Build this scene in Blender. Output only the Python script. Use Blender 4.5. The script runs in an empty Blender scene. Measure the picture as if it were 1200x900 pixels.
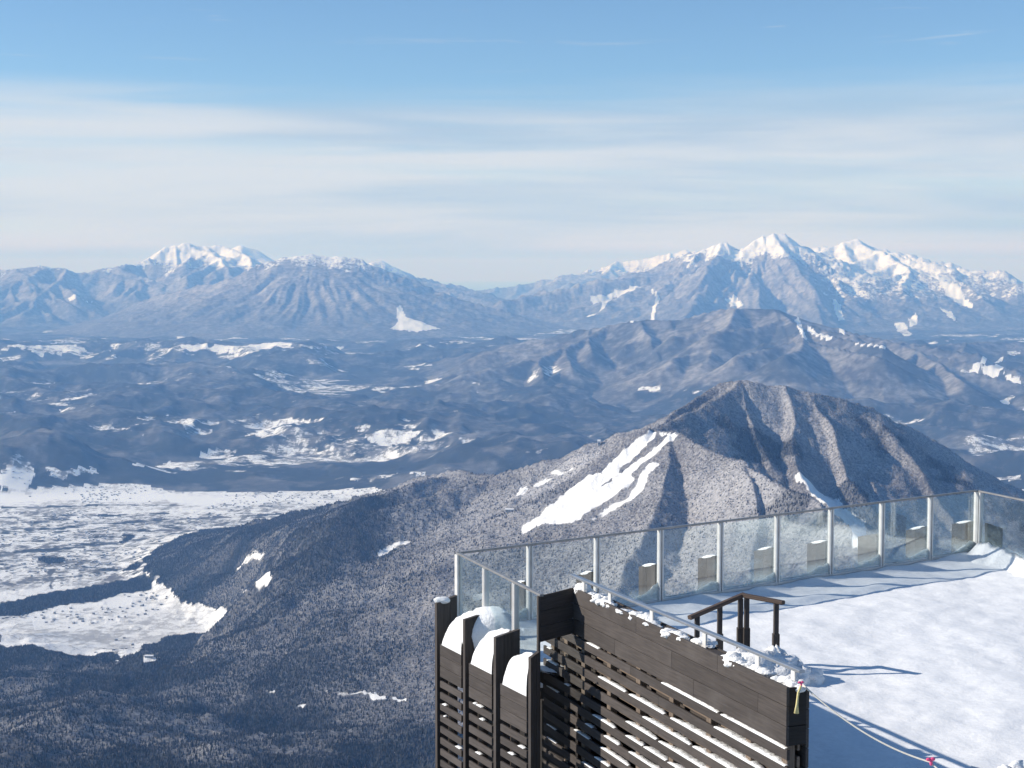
import bpy, bmesh, math, random
import numpy as np
from mathutils import Vector

# ------------------------------------------------------------------ camera, sky, sun, exposure
scene = bpy.context.scene
col = scene.collection
R = math.radians
EYE = 5.0                                   # eye height above the terrace floor (z = 0), metres
FPX, CX, CY, HORIZON = 1885.0, 600.0, 450.0, 312.0
PITCH = math.atan((CY - HORIZON) / FPX)
SUN_EL = R(28.0)

cam_data = bpy.data.cameras.new('camera')
cam = bpy.data.objects.new('camera', cam_data)
col.objects.link(cam)
cam.location = (0, 0, EYE)
cam.rotation_euler = (math.pi / 2 - PITCH, 0, 0)
cam_data.sensor_width = 36
cam_data.lens = 36 * FPX / 1200.0
cam_data.clip_start = 0.5
cam_data.clip_end = 400000
scene.camera = cam

world = bpy.data.worlds.new('World')
scene.world = world
world.use_nodes = True
SKY_STRENGTH = 0.10

sun_data = bpy.data.lights.new('sun', 'SUN')
sun_data.energy = 4.6
sun_data.angle = R(0.5)
sun_data.color = (1.0, 0.955, 0.89)
sun = bpy.data.objects.new('sun', sun_data)
col.objects.link(sun)
sun.location = (-50, 0, 40)
sun_dir = Vector((math.cos(SUN_EL), 0, -math.sin(SUN_EL)))      # light travels to +X
sun.rotation_euler = sun_dir.to_track_quat('-Z', 'Y').to_euler()

scene.view_settings.view_transform = 'Standard'
scene.view_settings.look = 'None'
scene.view_settings.gamma = 1
scene.view_settings.use_curve_mapping = False
scene.view_settings.exposure = 0.33
scene.cycles.use_denoising = True
scene.cycles.max_bounces = 8
scene.cycles.diffuse_bounces = 3
scene.cycles.transparent_max_bounces = 16
scene.cycles.volume_bounces = 1


# ------------------------------------------------------------------ node helpers
class NT:
    def __init__(s, tree):
        s.t = tree; tree.nodes.clear()
    def n(s, typ, ins=None, **kw):
        nd = s.t.nodes.new(typ)
        for k, v in kw.items(): setattr(nd, k, v)
        for k, v in (ins or {}).items(): s.set(nd, k, v)
        return nd
    def set(s, nd, k, v):
        sock = nd.inputs[k]
        if hasattr(v, 'is_output'): s.t.links.new(v, sock)
        else: sock.default_value = v
    def math(s, op, a, b=0.0, c=0.0, clamp=False):
        nd = s.n('ShaderNodeMath', operation=op, use_clamp=clamp)
        for i, v in enumerate((a, b, c)): s.set(nd, i, v)
        return nd.outputs[0]
    def mix(s, f, a, b, blend='MIX'):
        nd = s.n('ShaderNodeMix', data_type='RGBA', blend_type=blend)
        s.set(nd, 0, f)
        for i, v in ((6, a), (7, b)):
            if not hasattr(v, 'is_output') and len(v) == 3: v = (*v, 1)
            s.set(nd, i, v)
        return nd.outputs[2]
    def noise(s, vec, scale, detail=3.0, rough=0.55, dist=0.0):
        nd = s.n('ShaderNodeTexNoise', {'Scale': scale, 'Detail': detail, 'Roughness': rough, 'Distortion': dist})
        s.t.links.new(vec, nd.inputs['Vector'])
        return nd.outputs['Fac']
    def ramp(s, f, lo, hi, interp='SMOOTHSTEP', a=0.0, b=1.0):
        nd = s.n('ShaderNodeMapRange', interpolation_type=interp)
        for k, v in ((0, f), (1, lo), (2, hi), (3, a), (4, b)): s.set(nd, k, v)
        return nd.outputs[0]
    def mapping(s, vec, scale=(1, 1, 1), loc=(0, 0, 0)):
        nd = s.n('ShaderNodeMapping', {'Scale': scale, 'Location': loc})
        s.t.links.new(vec, nd.inputs['Vector'])
        return nd.outputs[0]


def material(name):
    m = bpy.data.materials.new(name); m.use_nodes = True
    t = NT(m.node_tree)
    out = t.n('ShaderNodeOutputMaterial')
    return m, t, out


def simple_mat(name, c1, c2, scale, rough=0.7, metal=0.0, bump=0.0, stretch=(1, 1, 1), spec=0.3, rnd=0.0):
    m, t, out = material(name)
    tc = t.n('ShaderNodeTexCoord')
    v = t.mapping(tc.outputs['Object'], stretch)
    f = t.noise(v, scale, 5, 0.6)
    f2 = t.ramp(f, 0.3, 0.7)
    c = t.mix(f2, c1, c2)
    if rnd:
        oi = t.n('ShaderNodeObjectInfo')
        k = t.ramp(oi.outputs['Random'], 0, 1, 'LINEAR', 1 - rnd, 1 + rnd)
        hv = t.n('ShaderNodeHueSaturation', {'Color': c, 'Value': k})
        c = hv.outputs[0]
    b = t.n('ShaderNodeBsdfPrincipled', {'Base Color': c, 'Roughness': rough, 'Metallic': metal, 'Specular IOR Level': spec})
    if bump:
        bp = t.n('ShaderNodeBump', {'Strength': bump, 'Distance': 0.01, 'Height': f})
        t.set(b, 'Normal', bp.outputs[0])
    t.set(out, 'Surface', b.outputs[0])
    return m


# ------------------------------------------------------------------ the sky: clear blue with a thin bank of high cloud
def build_world():
    t = NT(world.node_tree)
    out = t.n('ShaderNodeOutputWorld')
    sky = t.n('ShaderNodeTexSky', sky_type='NISHITA', sun_disc=False, sun_elevation=SUN_EL,
              sun_rotation=R(-90), altitude=1770.0, air_density=1.0, dust_density=0.3, ozone_density=2.0)
    tc = t.n('ShaderNodeTexCoord')
    d = tc.outputs['Generated']
    sep = t.n('ShaderNodeSeparateXYZ'); t.t.links.new(d, sep.inputs[0])
    z = sep.outputs['Z']
    # a cloud sheet seen at a low angle: noise drawn out along the horizon
    streak = t.noise(t.mapping(d, (1.6, 1.6, 26.0)), 2.2, 6, 0.55, 0.3)
    fine = t.noise(t.mapping(d, (5.0, 5.0, 90.0), (3, 1, 2)), 2.0, 5, 0.6, 0.4)
    broad = t.noise(t.mapping(d, (1.2, 1.2, 9.0), (7, 2, 5)), 1.5, 3, 0.5)
    zz = t.math('ADD', z, t.math('MULTIPLY', t.math('SUBTRACT', streak, 0.5), 0.045))
    bank = t.math('MULTIPLY', t.ramp(zz, 0.118, 0.085), t.ramp(streak, 0.30, 0.52, a=0.66, b=1.0))
    wisps = t.math('MULTIPLY', t.ramp(fine, 0.60, 0.72), t.ramp(z, 0.30, 0.10, a=0.0, b=0.30))
    cover = t.math('MAXIMUM', t.math('MULTIPLY', bank, 0.86), wisps)
    tint = t.mix(1.0, sky.outputs[0], SKY_TINT, 'MULTIPLY')
    sheet = t.noise(t.mapping(d, (1.1, 1.1, 17.0), (1, 5, 9)), 1.9, 5, 0.55, 0.4)
    cloud_c = t.mix(t.ramp(sheet, 0.36, 0.62), CLOUD_A, CLOUD_B)
    low = t.ramp(t.math('ADD', z, t.math('MULTIPLY', t.math('SUBTRACT', broad, 0.5), 0.007)), 0.0125, 0.0035)
    cloud_c = t.mix(low, cloud_c, CLOUD_LOW)
    c = t.mix(cover, tint, cloud_c)
    bg = t.n('ShaderNodeBackground', {'Color': c, 'Strength': SKY_STRENGTH})
    t.set(out, 'Surface', bg.outputs[0])

SKY_TINT = (0.80, 0.97, 1.10)
CLOUD_A = (3.7, 4.7, 5.9)
CLOUD_B = (5.9, 6.2, 6.6)
CLOUD_LOW = (3.0, 3.9, 5.2)
build_world()


# ------------------------------------------------------------------ pixel direction -> point
def ray(px, py):
    dx, dy = (px - CX) / FPX, (CY - py) / FPX
    cp, sp = math.cos(PITCH), math.sin(PITCH)
    return np.array([dx, cp + dy * sp, -sp + dy * cp])

def at_z(px, py, z):                        # where the ray meets the level z
    r = ray(px, py); k = (z - EYE) / r[2]
    return np.array([0, 0, EYE]) + k * r

def at_y(px, py, dist):                     # the point of the ray at forward distance dist
    r = ray(px, py); k = dist / r[1]
    return np.array([0, 0, EYE]) + k * r

# ------------------------------------------------------------------ terrain heights (metres, real scale)
rng = np.random.default_rng(11)
_perm = rng.permutation(512)
_grad = rng.normal(size=(512, 2)); _grad /= np.linalg.norm(_grad, axis=1)[:, None]

def perlin(x, y):
    xi = np.floor(x).astype(np.int64); yi = np.floor(y).astype(np.int64)
    xf = x - xi; yf = y - yi
    u = xf * xf * xf * (xf * (xf * 6 - 15) + 10); v = yf * yf * yf * (yf * (yf * 6 - 15) + 10)
    def g(a, b, dx, dy):
        h = _perm[(_perm[a & 511] + b) & 511]
        gg = _grad[h]
        return gg[..., 0] * dx + gg[..., 1] * dy
    n00 = g(xi, yi, xf, yf); n10 = g(xi + 1, yi, xf - 1, yf)
    n01 = g(xi, yi + 1, xf, yf - 1); n11 = g(xi + 1, yi + 1, xf - 1, yf - 1)
    return (n00 * (1 - u) + n10 * u) * (1 - v) + (n01 * (1 - u) + n11 * u) * v

def fbm(x, y, wave, octs=4, gain=0.5, seed=0.0):
    r = 0; a = 1.0; f = 1.0 / wave
    for i in range(octs):
        r = r + a * perlin(x * f + seed + 17.3 * i, y * f - seed + 5.1 * i); a *= gain; f *= 2.03
    return r * 1.4

def ridged(x, y, wave, octs=4, gain=0.5, seed=0.0):
    r = 0; a = 1.0; f = 1.0 / wave; tot = 0
    for i in range(octs):
        r = r + a * (1 - np.abs(perlin(x * f + seed + 9.7 * i, y * f + seed * 2 + 3.3 * i)) * 2.4); tot += a; a *= gain; f *= 2.1
    return r / tot

def sstep(a, b, x):
    t = np.clip((x - a) / (b - a), 0, 1); return t * t * (3 - 2 * t)

# polar grid: fine inside the view, coarse beside it
NC_IN, NC_OUT = 860, 26
az_in = np.linspace(-19.6, 19.6, NC_IN)
az = np.concatenate([np.linspace(-62, -19.7, NC_OUT), az_in, np.linspace(19.7, 62, NC_OUT)]) * math.pi / 180
rows = [30, 60, 110, 190, 320, 520, 800, 1150, 1550, 1950, 2300, 2600]
d = 2750.0
while d < 64000:
    rows.append(d)
    d *= 1.0046 if d < 4700 else (1.0028 if d < 6600 else (1.0046 if d < 9000 else (1.0044 if d < 24000 else (1.0030 if d < 36500 else 1.006))))
rows = np.array(rows)
AZ, DD = np.meshgrid(az, rows)
GX = DD * np.tan(np.clip(AZ, -1.1, 1.1)); GY = DD * 1.0      # rows at equal forward distance
SHAPE = GX.shape

def base_height(x, y):
    d = y
    z = np.where(d < 2800, -8 - (1005 - 8) * (d / 2800.0), -1005 - (d - 2800) * 0.146)
    z = np.maximum(z, -1430.0)
    # hill country beyond the plain rises slowly to the upland fields
    z2 = -1430 + 340 * sstep(10100, 22500, d)
    z = np.where(d > 9000, z2, z)
    return z

BZ = base_height(GX, GY)
# hills of the middle distance
hill_mask = sstep(9900, 10900, GY + fbm(GX, GY, 1600, 3, seed=4) * 420)
hill_n = ridged(GX, GY, 3300, 4, 0.52, 2.0)
hills = np.clip(hill_n - 0.30, 0, 2) * 360 * hill_mask * (1 - 0.75 * sstep(19500, 23000, GY))
# a dark knoll at the far edge of the plain
kx, ky, kz = at_y(30, 548, 10600)
# foothills at the near left
foot_mask = sstep(6100, 4900, GY + GX * 0.25 + fbm(GX, GY, 900, 2, seed=8) * 350) * sstep(2700, 3100, GY)
foot = (np.clip(ridged(GX, GY, 1150, 5, 0.5, 6.0) - 0.25, 0, 2) * 150 - 10) * foot_mask
hills = hills + np.clip(ridged(GX, GY, 1150, 4, 0.55, 12.0) - .42, 0, 1) * 115 * hill_mask * (1 - .7 * sstep(19500, 23000, GY)) * sstep(20, 120, hills)
hills = hills + 45 * hill_mask * sstep(15500, 11000, GY)
H = BZ + np.maximum(hills, 0) + foot
H += 60 * np.exp(-(((GX - kx) / 330) ** 2 + ((GY - ky) / 420) ** 2)) * 1.6
H += 14 * fbm(GX, GY, 420, 4, seed=3) * (hill_mask + foot_mask)
LAB = np.zeros(SHAPE, np.int8)              # 0 valley, 1 near mountain, 2 wooded middle mountain, 3 left range, 4 right massif, 5 far range
RIB = np.full(SHAPE, np.nan)
REL = np.zeros(SHAPE)                       # height above the base, for relief and snow cover

def ridge_field(polys, d0, d1, warp=0.0, wwave=600.0, seed=0.0):
    """max over ridge polylines of crest height falling away to the base; polys: list of (points Nx3, slope)"""
    r0, r1 = np.searchsorted(rows, [d0, d1])
    x = GX[r0:r1]; y = GY[r0:r1]
    if warp:
        x, y = (x + warp * fbm(x, y, wwave, 3, seed=seed), y + warp * fbm(x, y, wwave, 3, seed=seed + 31))
    b = BZ[r0:r1]
    best = np.full(x.shape, -1e9, np.float32)
    x = x.astype(np.float32); y = y.astype(np.float32); b32 = b.astype(np.float32)
    for pts, s in polys:
        for p, q in zip(pts[:-1], pts[1:]):
            # limit the work to the rows and columns near this segment
            reach = (max(p[2], q[2]) + 1480) * 3.4 / s
            ys0, ys1 = min(p[1], q[1]) - reach, max(p[1], q[1]) + reach
            i0, i1 = np.searchsorted(rows[r0:r1], [ys0, ys1])
            if i1 <= i0: continue
            tan0 = (min(p[0], q[0]) - reach) / max(min(p[1], q[1]) - 0, 1); tan1 = (max(p[0], q[0]) + reach) / max(min(p[1], q[1]), 1)
            tt = np.tan(np.clip(az, -1.1, 1.1))
            j0, j1 = np.searchsorted(tt, [min(tan0, tan0 * .7), max(tan1, tan1 * .7)])
            j0 = max(j0 - 2, 0); j1 = min(j1 + 2, x.shape[1])
            if j1 <= j0: continue
            xs = x[i0:i1, j0:j1]; ysb = y[i0:i1, j0:j1]
            dx, dy = q[0] - p[0], q[1] - p[1]; L2 = dx * dx + dy * dy + 1e-6
            t = np.clip(((xs - p[0]) * dx + (ysb - p[1]) * dy) / L2, 0, 1)
            dist = np.hypot(xs - (p[0] + t * dx), ysb - (p[1] + t * dy))
            crest = p[2] + t * (q[2] - p[2])
            bb = b32[i0:i1, j0:j1]
            hgt = np.maximum(crest - bb, 1.0)
            qq = s * dist / hgt
            h = bb + hgt * np.maximum(np.exp(-qq) - 0.126 * qq, 0)
            np.maximum(best[i0:i1, j0:j1], h, out=best[i0:i1, j0:j1])
    return r0, r1, best.astype(np.float64)

def pix_ridge(lst, slope):
    return np.array([at_y(*p) for p in lst]), slope

def spurs(main, n, length, slope, drop, seed, side=(-1,), spread=0.5, start=0.0, end=1.0, sub=2):
    """side ridges that leave a crest; side -1 = towards the viewer"""
    rr = random.Random(seed); out = []
    P = np.asarray(main)
    seg = np.hypot(np.diff(P[:, 0]), np.diff(P[:, 1])); cum = np.concatenate([[0], np.cumsum(seg)])
    for i in range(n):
        f = start + (end - start) * (i + rr.uniform(.2, .8)) / n
        s = f * cum[-1]; k = min(np.searchsorted(cum, s, 'right') - 1, len(seg) - 1)
        t = (s - cum[k]) / max(seg[k], 1e-6)
        p = P[k] + t * (P[k + 1] - P[k])
        tx, ty = (P[k + 1] - P[k])[:2] / max(seg[k], 1e-6)
        for sd in side:
            nx, ny = ty * (-sd) * -1, -tx * (-sd) * -1
            if (ny > 0) == (sd < 0): nx, ny = -nx, -ny
            a = rr.uniform(-spread, spread)
            nx, ny = nx * math.cos(a) - ny * math.sin(a), nx * math.sin(a) + ny * math.cos(a)
            L = length * rr.uniform(.6, 1.25); dr = drop * rr.uniform(.8, 1.15)
            pts = [p - np.array([0, 0, 6.0])]
            for j in range(1, 6):
                w = j / 5.0
                a += rr.uniform(-.2, .2)
                q = p + np.array([nx, ny, 0]) * L * w + np.array([-ny, nx, 0]) * L * .1 * math.sin(w * 3 + a)
                q[2] = p[2] - 6 - dr * (1 - (1 - w) ** 1.25)
                pts.append(q)
            out.append((np.array(pts), slope))
            if sub and L > length * .7:
                for j in (1, 2, 3):
                    b0 = np.array(pts[j]); sg = rr.choice((-1, 1))
                    for sg in (-1, 1):
                        e = b0 + (np.array([nx, ny, 0]) * .75 + sg * np.array([-ny, nx, 0]) * .65) * L * rr.uniform(.22, .42)
                        e[2] = b0[2] - dr * rr.uniform(.28, .42)
                        m = (b0 + e) / 2; m[2] -= dr * .03
                        out.append((np.array([b0 - [0, 0, 8], m, e]), slope * 1.1))
    return out

def apply(polys, d0, d1, label, warp, wwave, seed, relief, rwave, rgain=0.5, limit=None, radial=None):
    r0, r1, h = ridge_field(polys, d0, d1, warp, wwave, seed)
    cur = H[r0:r1]
    rel = np.maximum(h - BZ[r0:r1], 0)
    if limit is not None:                   # the foot of the slope: nothing rises outside this line
        lx = np.interp(GY[r0:r1], limit[0], limit[1])
        rel = rel * sstep(lx - 60, lx + 520, GX[r0:r1] + 70 * fbm(GX[r0:r1], GY[r0:r1], 260, 3, seed=71))
        h = BZ[r0:r1] + rel
    h = h + relief * (ridged(GX[r0:r1], GY[r0:r1], rwave, 5, rgain, seed + 1.7) - 0.62) * sstep(15, 260, rel) \
          + relief * .12 * fbm(GX[r0:r1], GY[r0:r1], rwave * .18, 3, seed=seed)
    if radial is not None:                  # ribs and gullies that run straight down a cone
        for (cx, cy, N, amp, r_in) in radial:
            X = GX[r0:r1] - cx; Y = GY[r0:r1] - cy; rad = np.hypot(X, Y) + 1; th = np.arctan2(X, -Y)
            q = perlin(th * N + 40 + .55 * fbm(GX[r0:r1], GY[r0:r1], 1500, 3, seed=seed), np.log(rad) * .8 + seed)
            q2 = perlin(th * N * 2.3 + 90 + .3 * fbm(GX[r0:r1], GY[r0:r1], 900, 3, seed=seed + 5), np.log(rad) * 1.1 + seed)
            rib = .62 * (1 - 3.2 * np.abs(q)) + .38 * (1 - 3.2 * np.abs(q2))
            wgt = np.exp(-(rad / 7000.0) ** 2)
            h = h + amp * (rib - .25) * sstep(r_in, r_in + 1500, rad) * sstep(40, 420, rel) * wgt
            RIB[r0:r1] = np.where(wgt > .25, rib, RIB[r0:r1])
    up = h > cur + 2
    H[r0:r1] = np.where(up, h, cur)
    big = up & (rel > 22)
    LAB[r0:r1] = np.where(big, label, LAB[r0:r1])
    REL[r0:r1] = np.where(up, rel, REL[r0:r1])

# --- near mountain (summit 6 km off)
K_main = pix_ridge([(180, 652, 8000), (230, 632, 7800), (300, 609, 7500), (380, 591, 7200), (440, 576, 7000), (500, 557, 6720),
                    (540, 549, 6550), (590, 553, 6250), (640, 545, 5950), (700, 525, 5650), (740, 511, 5450), (764, 501, 5390), (780, 492, 5560),
                    (800, 478, 5800), (822, 463, 5960), (848, 448, 6030), (880, 447, 6000), (915, 451, 6000), (960, 463, 6010),
                    (1010, 472, 6050), (1060, 495, 6150), (1100, 522, 6300), (1140, 553, 6450), (1168, 577, 6550), (1215, 618, 6700),
                    (1300, 680, 7000)], 0.62)
K = [K_main,
     pix_ridge([(870, 448, 6000), (837, 469, 5800), (811, 483, 5620), (772, 497, 5420)], 0.60),                        # crest from the summit to the ski hill
     pix_ridge([(772, 497, 5420), (805, 511, 5180), (837, 528, 4980), (868, 541, 4790), (890, 554, 4660), (926, 570, 4470), (967, 593, 4230), (1020, 640, 3900)], 0.74),
     pix_ridge([(868, 542, 4780), (882, 565, 4600), (888, 600, 4400), (884, 650, 4150), (880, 720, 3800)], 0.70),       # lit knob and the spur below it
     pix_ridge([(788, 505, 5300), (784, 535, 5050), (774, 575, 4780), (757, 622, 4520), (725, 680, 4230), (690, 750, 3900)], 0.56),   # right edge of the ski hill
     pix_ridge([(640, 547, 5940), (600, 590, 5560), (560, 640, 5180), (500, 690, 4880), (430, 745, 4580), (370, 786, 4400)], 0.36),
     pix_ridge([(872, 452, 5980), (878, 478, 5830), (887, 508, 5650), (905, 540, 5460)], 0.80),
     pix_ridge([(918, 451, 5990), (926, 470, 5890), (928, 492, 5770), (928, 517, 5630), (936, 546, 5450), (950, 572, 5280), (985, 610, 5050)], 0.80),
     pix_ridge([(945, 463, 6000), (958, 480, 5900), (973, 497, 5800), (985, 536, 5600), (1000, 565, 5440), (1030, 610, 5180)], 0.80),
     pix_ridge([(962, 466, 6005), (990, 500, 5860), (1012, 545, 5650), (1035, 590, 5420)], 0.78),
     pix_ridge([(1000, 474, 6040), (1030, 496, 5930), (1054, 516, 5820), (1077, 548, 5680), (1093, 573, 5560), (1125, 625, 5300)], 0.80),
     pix_ridge([(1070, 504, 6180), (1105, 548, 6000), (1145, 605, 5750)], 0.72),
     pix_ridge([(540, 552, 6530), (500, 590, 6300), (430, 640, 6050), (370, 685, 5900)], 0.36),
     pix_ridge([(380, 593, 7190), (330, 640, 6980), (290, 675, 6850)], 0.32),
     ]
K += spurs(K_main[0][:9], 7, 1200, 0.36, 180, 5, (-1,), .4, sub=0)
K += spurs(K_main[0][8:], 9, 900, 0.6, 330, 6, (1,), .4, sub=0)
K += spurs(K[5][0][1:], 5, 420, 0.42, 70, 9, (-1,), .5, sub=0)
apply(K, 3000, 9500, 1, 18, 330, 1.0, 34, 340, 0.58,
      ([4000, 4600, 5200, 5700, 6150, 6500, 6800, 7000, 7300, 8000, 8600, 9500], [-2000, -1400, -1180, -1150, -1180, -1290, -1480, -1640, -1780, -2000, -2100, -2150]))
# --- foothill spurs of our own mountain, lower left
F = [pix_ridge([(-120, 800, 4700), (40, 786, 4950), (110, 790, 4850), (180, 812, 4500)], 0.34),
     pix_ridge([(-80, 850, 4000), (60, 845, 4050), (200, 862, 3900), (330, 850, 4000), (420, 862, 3850)], 0.36),
     pix_ridge([(150, 905, 3500), (300, 880, 3650), (480, 868, 3750), (620, 880, 3600)], 0.36)]
apply(F, 2700, 6500, 0, 60, 500, 14.0, 40, 520)

# --- wooded middle mountain (about 17 km)
M_main = pix_ridge([(470, 432, 18500), (560, 410, 18200), (620, 398, 18000), (690, 385, 17800), (750, 374, 17500), (800, 373, 17400), (830, 364, 17200),
                    (860, 359, 17000), (905, 361, 17000), (940, 372, 17000), (1000, 390, 17000), (1050, 399, 17200), (1100, 404, 17500),
                    (1150, 398, 18000), (1200, 402, 18200), (1300, 420, 18500)], 0.5)
M = [M_main, pix_ridge([(752, 374, 17450), (762, 395, 16700), (775, 425, 15800)], 0.55),
     pix_ridge([(862, 360, 16950), (850, 385, 16200), (830, 420, 15200)], 0.5),
     pix_ridge([(905, 362, 16950), (925, 400, 15700), (930, 440, 14500)], 0.45),
     pix_ridge([(1050, 400, 17100), (1010, 430, 15300), (1000, 470, 13800)], 0.4),
     pix_ridge([(1130, 402, 17700), (1110, 440, 15500), (1090, 490, 13500)], 0.4),
     pix_ridge([(690, 386, 17750), (680, 415, 16700), (640, 450, 15200)], 0.42)]
M += spurs(M_main[0], 15, 2300, 0.58, 380, 21, (-1,), .4, sub=2)
M += spurs(M_main[0], 10, 2200, 0.5, 350, 22, (1,), .5, sub=0)
apply(M, 11500, 24000, 2, 45, 900, 2.0, 45, 900, 0.56)

# --- left range: the broad cone and the snowy peak behind it
L_main = pix_ridge([(255, 345, 27000), (285, 322, 27300), (305, 311, 27500), (330, 302, 27600), (368, 297, 27700), (400, 299, 27700), (425, 305, 27700),
                    (455, 318, 27600), (490, 332, 27500), (530, 347, 27300), (580, 363, 27000), (640, 380, 26500)], 0.5)
Lr = [L_main] + spurs(L_main[0], 7, 3500, 0.5, 500, 34, (1,), .3, sub=0)
apply(Lr, 20500, 33000, 3, 60, 1700, 3.0, 75, 1000, 0.58, radial=[(at_y(372, 297, 28200)[0], 28200, 6.5, 80, 500)])
L2_main = pix_ridge([(-140, 318, 33500), (-60, 308, 33500), (0, 312, 33000), (45, 309, 33000), (95, 318, 33000), (140, 311, 33500), (178, 301, 34500), (192, 290, 35000), (213, 283, 35200),
                     (238, 284, 35300), (262, 287, 35300), (285, 299, 35000), (330, 309, 34500), (410, 315, 35000), (470, 322, 36000), (540, 333, 37000)], 0.62)
L2 = [L2_main] + [pix_ridge(q, 1.0) for q in ([(213, 282, 35200), (222, 297, 34700), (236, 312, 34200)], [(240, 283, 35300), (250, 298, 34800), (262, 314, 34300)], [(262, 286, 35300), (272, 300, 34800), (282, 312, 34400)],
      [(194, 289, 35000), (184, 302, 34600), (170, 318, 34100)], [(205, 285, 35100), (206, 300, 34600), (204, 318, 34000)])] + spurs(L2_main[0], 26, 3800, 0.62, 760, 41, (-1,), .4, sub=2) + spurs(L2_main[0], 8, 3000, 0.6, 500, 42, (1,), .3, sub=0)
apply(L2, 25500, 43000, 3, 70, 1300, 4.0, 120, 1100, 0.60)
L3_main = pix_ridge([(270, 294, 40500), (284, 287, 40500), (300, 292, 40500), (318, 306, 40500), (430, 305, 40000), (445, 303, 40000), (470, 316, 40000)], 0.6)
apply([L3_main] + spurs(L3_main[0], 6, 2500, 0.6, 400, 43, (-1,), .5, sub=0), 37000, 46000, 5, 80, 1500, 5.0, 120, 1800)

# --- right massif
R_main = pix_ridge([(590, 352, 29500), (640, 341, 30000), (700, 330, 30500), (740, 322, 30700), (780, 310, 31000), (805, 300, 31000), (826, 290, 31000), (846, 284, 31000),
                    (860, 290, 31100), (872, 292, 31100), (888, 280, 31000), (905, 274, 31000), (918, 276, 31000), (932, 283, 31000), (950, 296, 30800), (980, 316, 30300),
                    (1010, 334, 29800), (1040, 352, 29200), (1075, 372, 28400), (1110, 390, 27500)], 0.56)
Rm = [R_main, pix_ridge([(846, 285, 30950), (838, 305, 29800), (820, 340, 27800), (800, 375, 25500)], 0.5),
      pix_ridge([(905, 276, 30900), (925, 305, 29700), (955, 345, 27600), (965, 385, 25300)], 0.5),
      pix_ridge([(872, 293, 31000), (880, 320, 29500), (890, 365, 26600)], 0.5)]
for a_, b_, c_ in (((905, 272, 31000), (913, 288, 30500), (918, 303, 30000)), ((892, 276, 31000), (896, 290, 30550), (893, 306, 30000)), ((919, 275, 31000), (930, 292, 30500), (940, 306, 30100)),
                   ((886, 281, 31000), (880, 297, 30500), (874, 312, 30000)), ((850, 283, 31000), (858, 298, 30500), (862, 314, 30000)), ((838, 285, 31000), (830, 300, 30500), (815, 315, 30000)),
                   ((822, 291, 31000), (812, 305, 30500), (795, 318, 30000)), ((844, 283, 31000), (844, 300, 30400), (840, 318, 29800))):
    Rm.append(pix_ridge([a_, b_, c_], 1.0))
Rm += spurs(R_main[0], 8, 3500, 0.5, 600, 52, (1,), .3, sub=0)
apply(Rm, 22500, 36000, 4, 60, 1500, 6.0, 125, 950, 0.60, radial=[(at_y(885, 285, 31300)[0], 31300, 7.0, 130, 700)])
R2_main = pix_ridge([(930, 300, 34500), (955, 291, 34300), (985, 285, 34000), (1005, 281, 34000), (1030, 289, 34000), (1060, 296, 33800), (1085, 305, 33600), (1115, 309, 33400), (1145, 323, 33000),
                     (1175, 334, 32600), (1215, 348, 32000), (1300, 378, 31000)], 0.58)
R2 = [R2_main] + spurs(R2_main[0], 17, 4800, 0.56, 900, 61, (-1,), .22, end=.8, sub=2) + spurs(R2_main[0], 6, 3000, 0.5, 500, 62, (1,), .3, sub=0)
apply(R2, 23500, 39000, 4, 70, 1300, 7.0, 150, 1150, 0.60)
R3_main = pix_ridge([(560, 338, 45500), (620, 330, 45500), (660, 322, 45500), (700, 313, 45500), (725, 305, 45500), (745, 302, 45500), (775, 297, 45500), (800, 291, 45500), (825, 292, 45500), (870, 300, 45500)], 0.62)
apply([R3_main] + spurs(R3_main[0], 16, 3600, 0.6, 600, 71, (-1,), .5, sub=2), 39500, 52000, 5, 70, 1300, 8.0, 110, 1200, 0.56)
H[rows > 47000] = np.minimum(H[rows > 47000], -1200)
H = np.minimum(H, 735)

# bilinear look-up of the finished ground
tan_az = np.tan(np.clip(az, -1.1, 1.1))
def ground(x, y):
    x = np.atleast_1d(np.asarray(x, float)); y = np.atleast_1d(np.asarray(y, float))
    i = np.clip(np.searchsorted(rows, y) - 1, 0, len(rows) - 2); fi = np.clip((y - rows[i]) / (rows[i + 1] - rows[i]), 0, 1)
    t = x / y
    j = np.clip(np.searchsorted(tan_az, t) - 1, 0, len(tan_az) - 2); fj = np.clip((t - tan_az[j]) / (tan_az[j + 1] - tan_az[j]), 0, 1)
    return (H[i, j] * (1 - fi) + H[i + 1, j] * fi) * (1 - fj) + (H[i, j + 1] * (1 - fi) + H[i + 1, j + 1] * fi) * fj

def first_hit(px, py, dmin=2800):           # where a ray first meets the ground
    r = ray(px, py)
    ds = rows[rows >= dmin]
    x = r[0] / r[1] * ds; z = EYE + r[2] / r[1] * ds
    g = ground(x, ds)
    k = np.argmax(g >= z)
    if g[k] < z[k]: k = len(ds) - 1
    return np.array([x[k], ds[k], g[k]])

def in_poly(x, y, poly):
    inside = np.zeros(x.shape, bool)
    n = len(poly); j = n - 1
    for i in range(n):
        xi, yi = poly[i][:2]; xj, yj = poly[j][:2]
        c = ((yi > y) != (yj > y)) & (x < (xj - xi) * (y - yi) / (yj - yi + 1e-12) + xi)
        inside ^= c; j = i
    return inside

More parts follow.
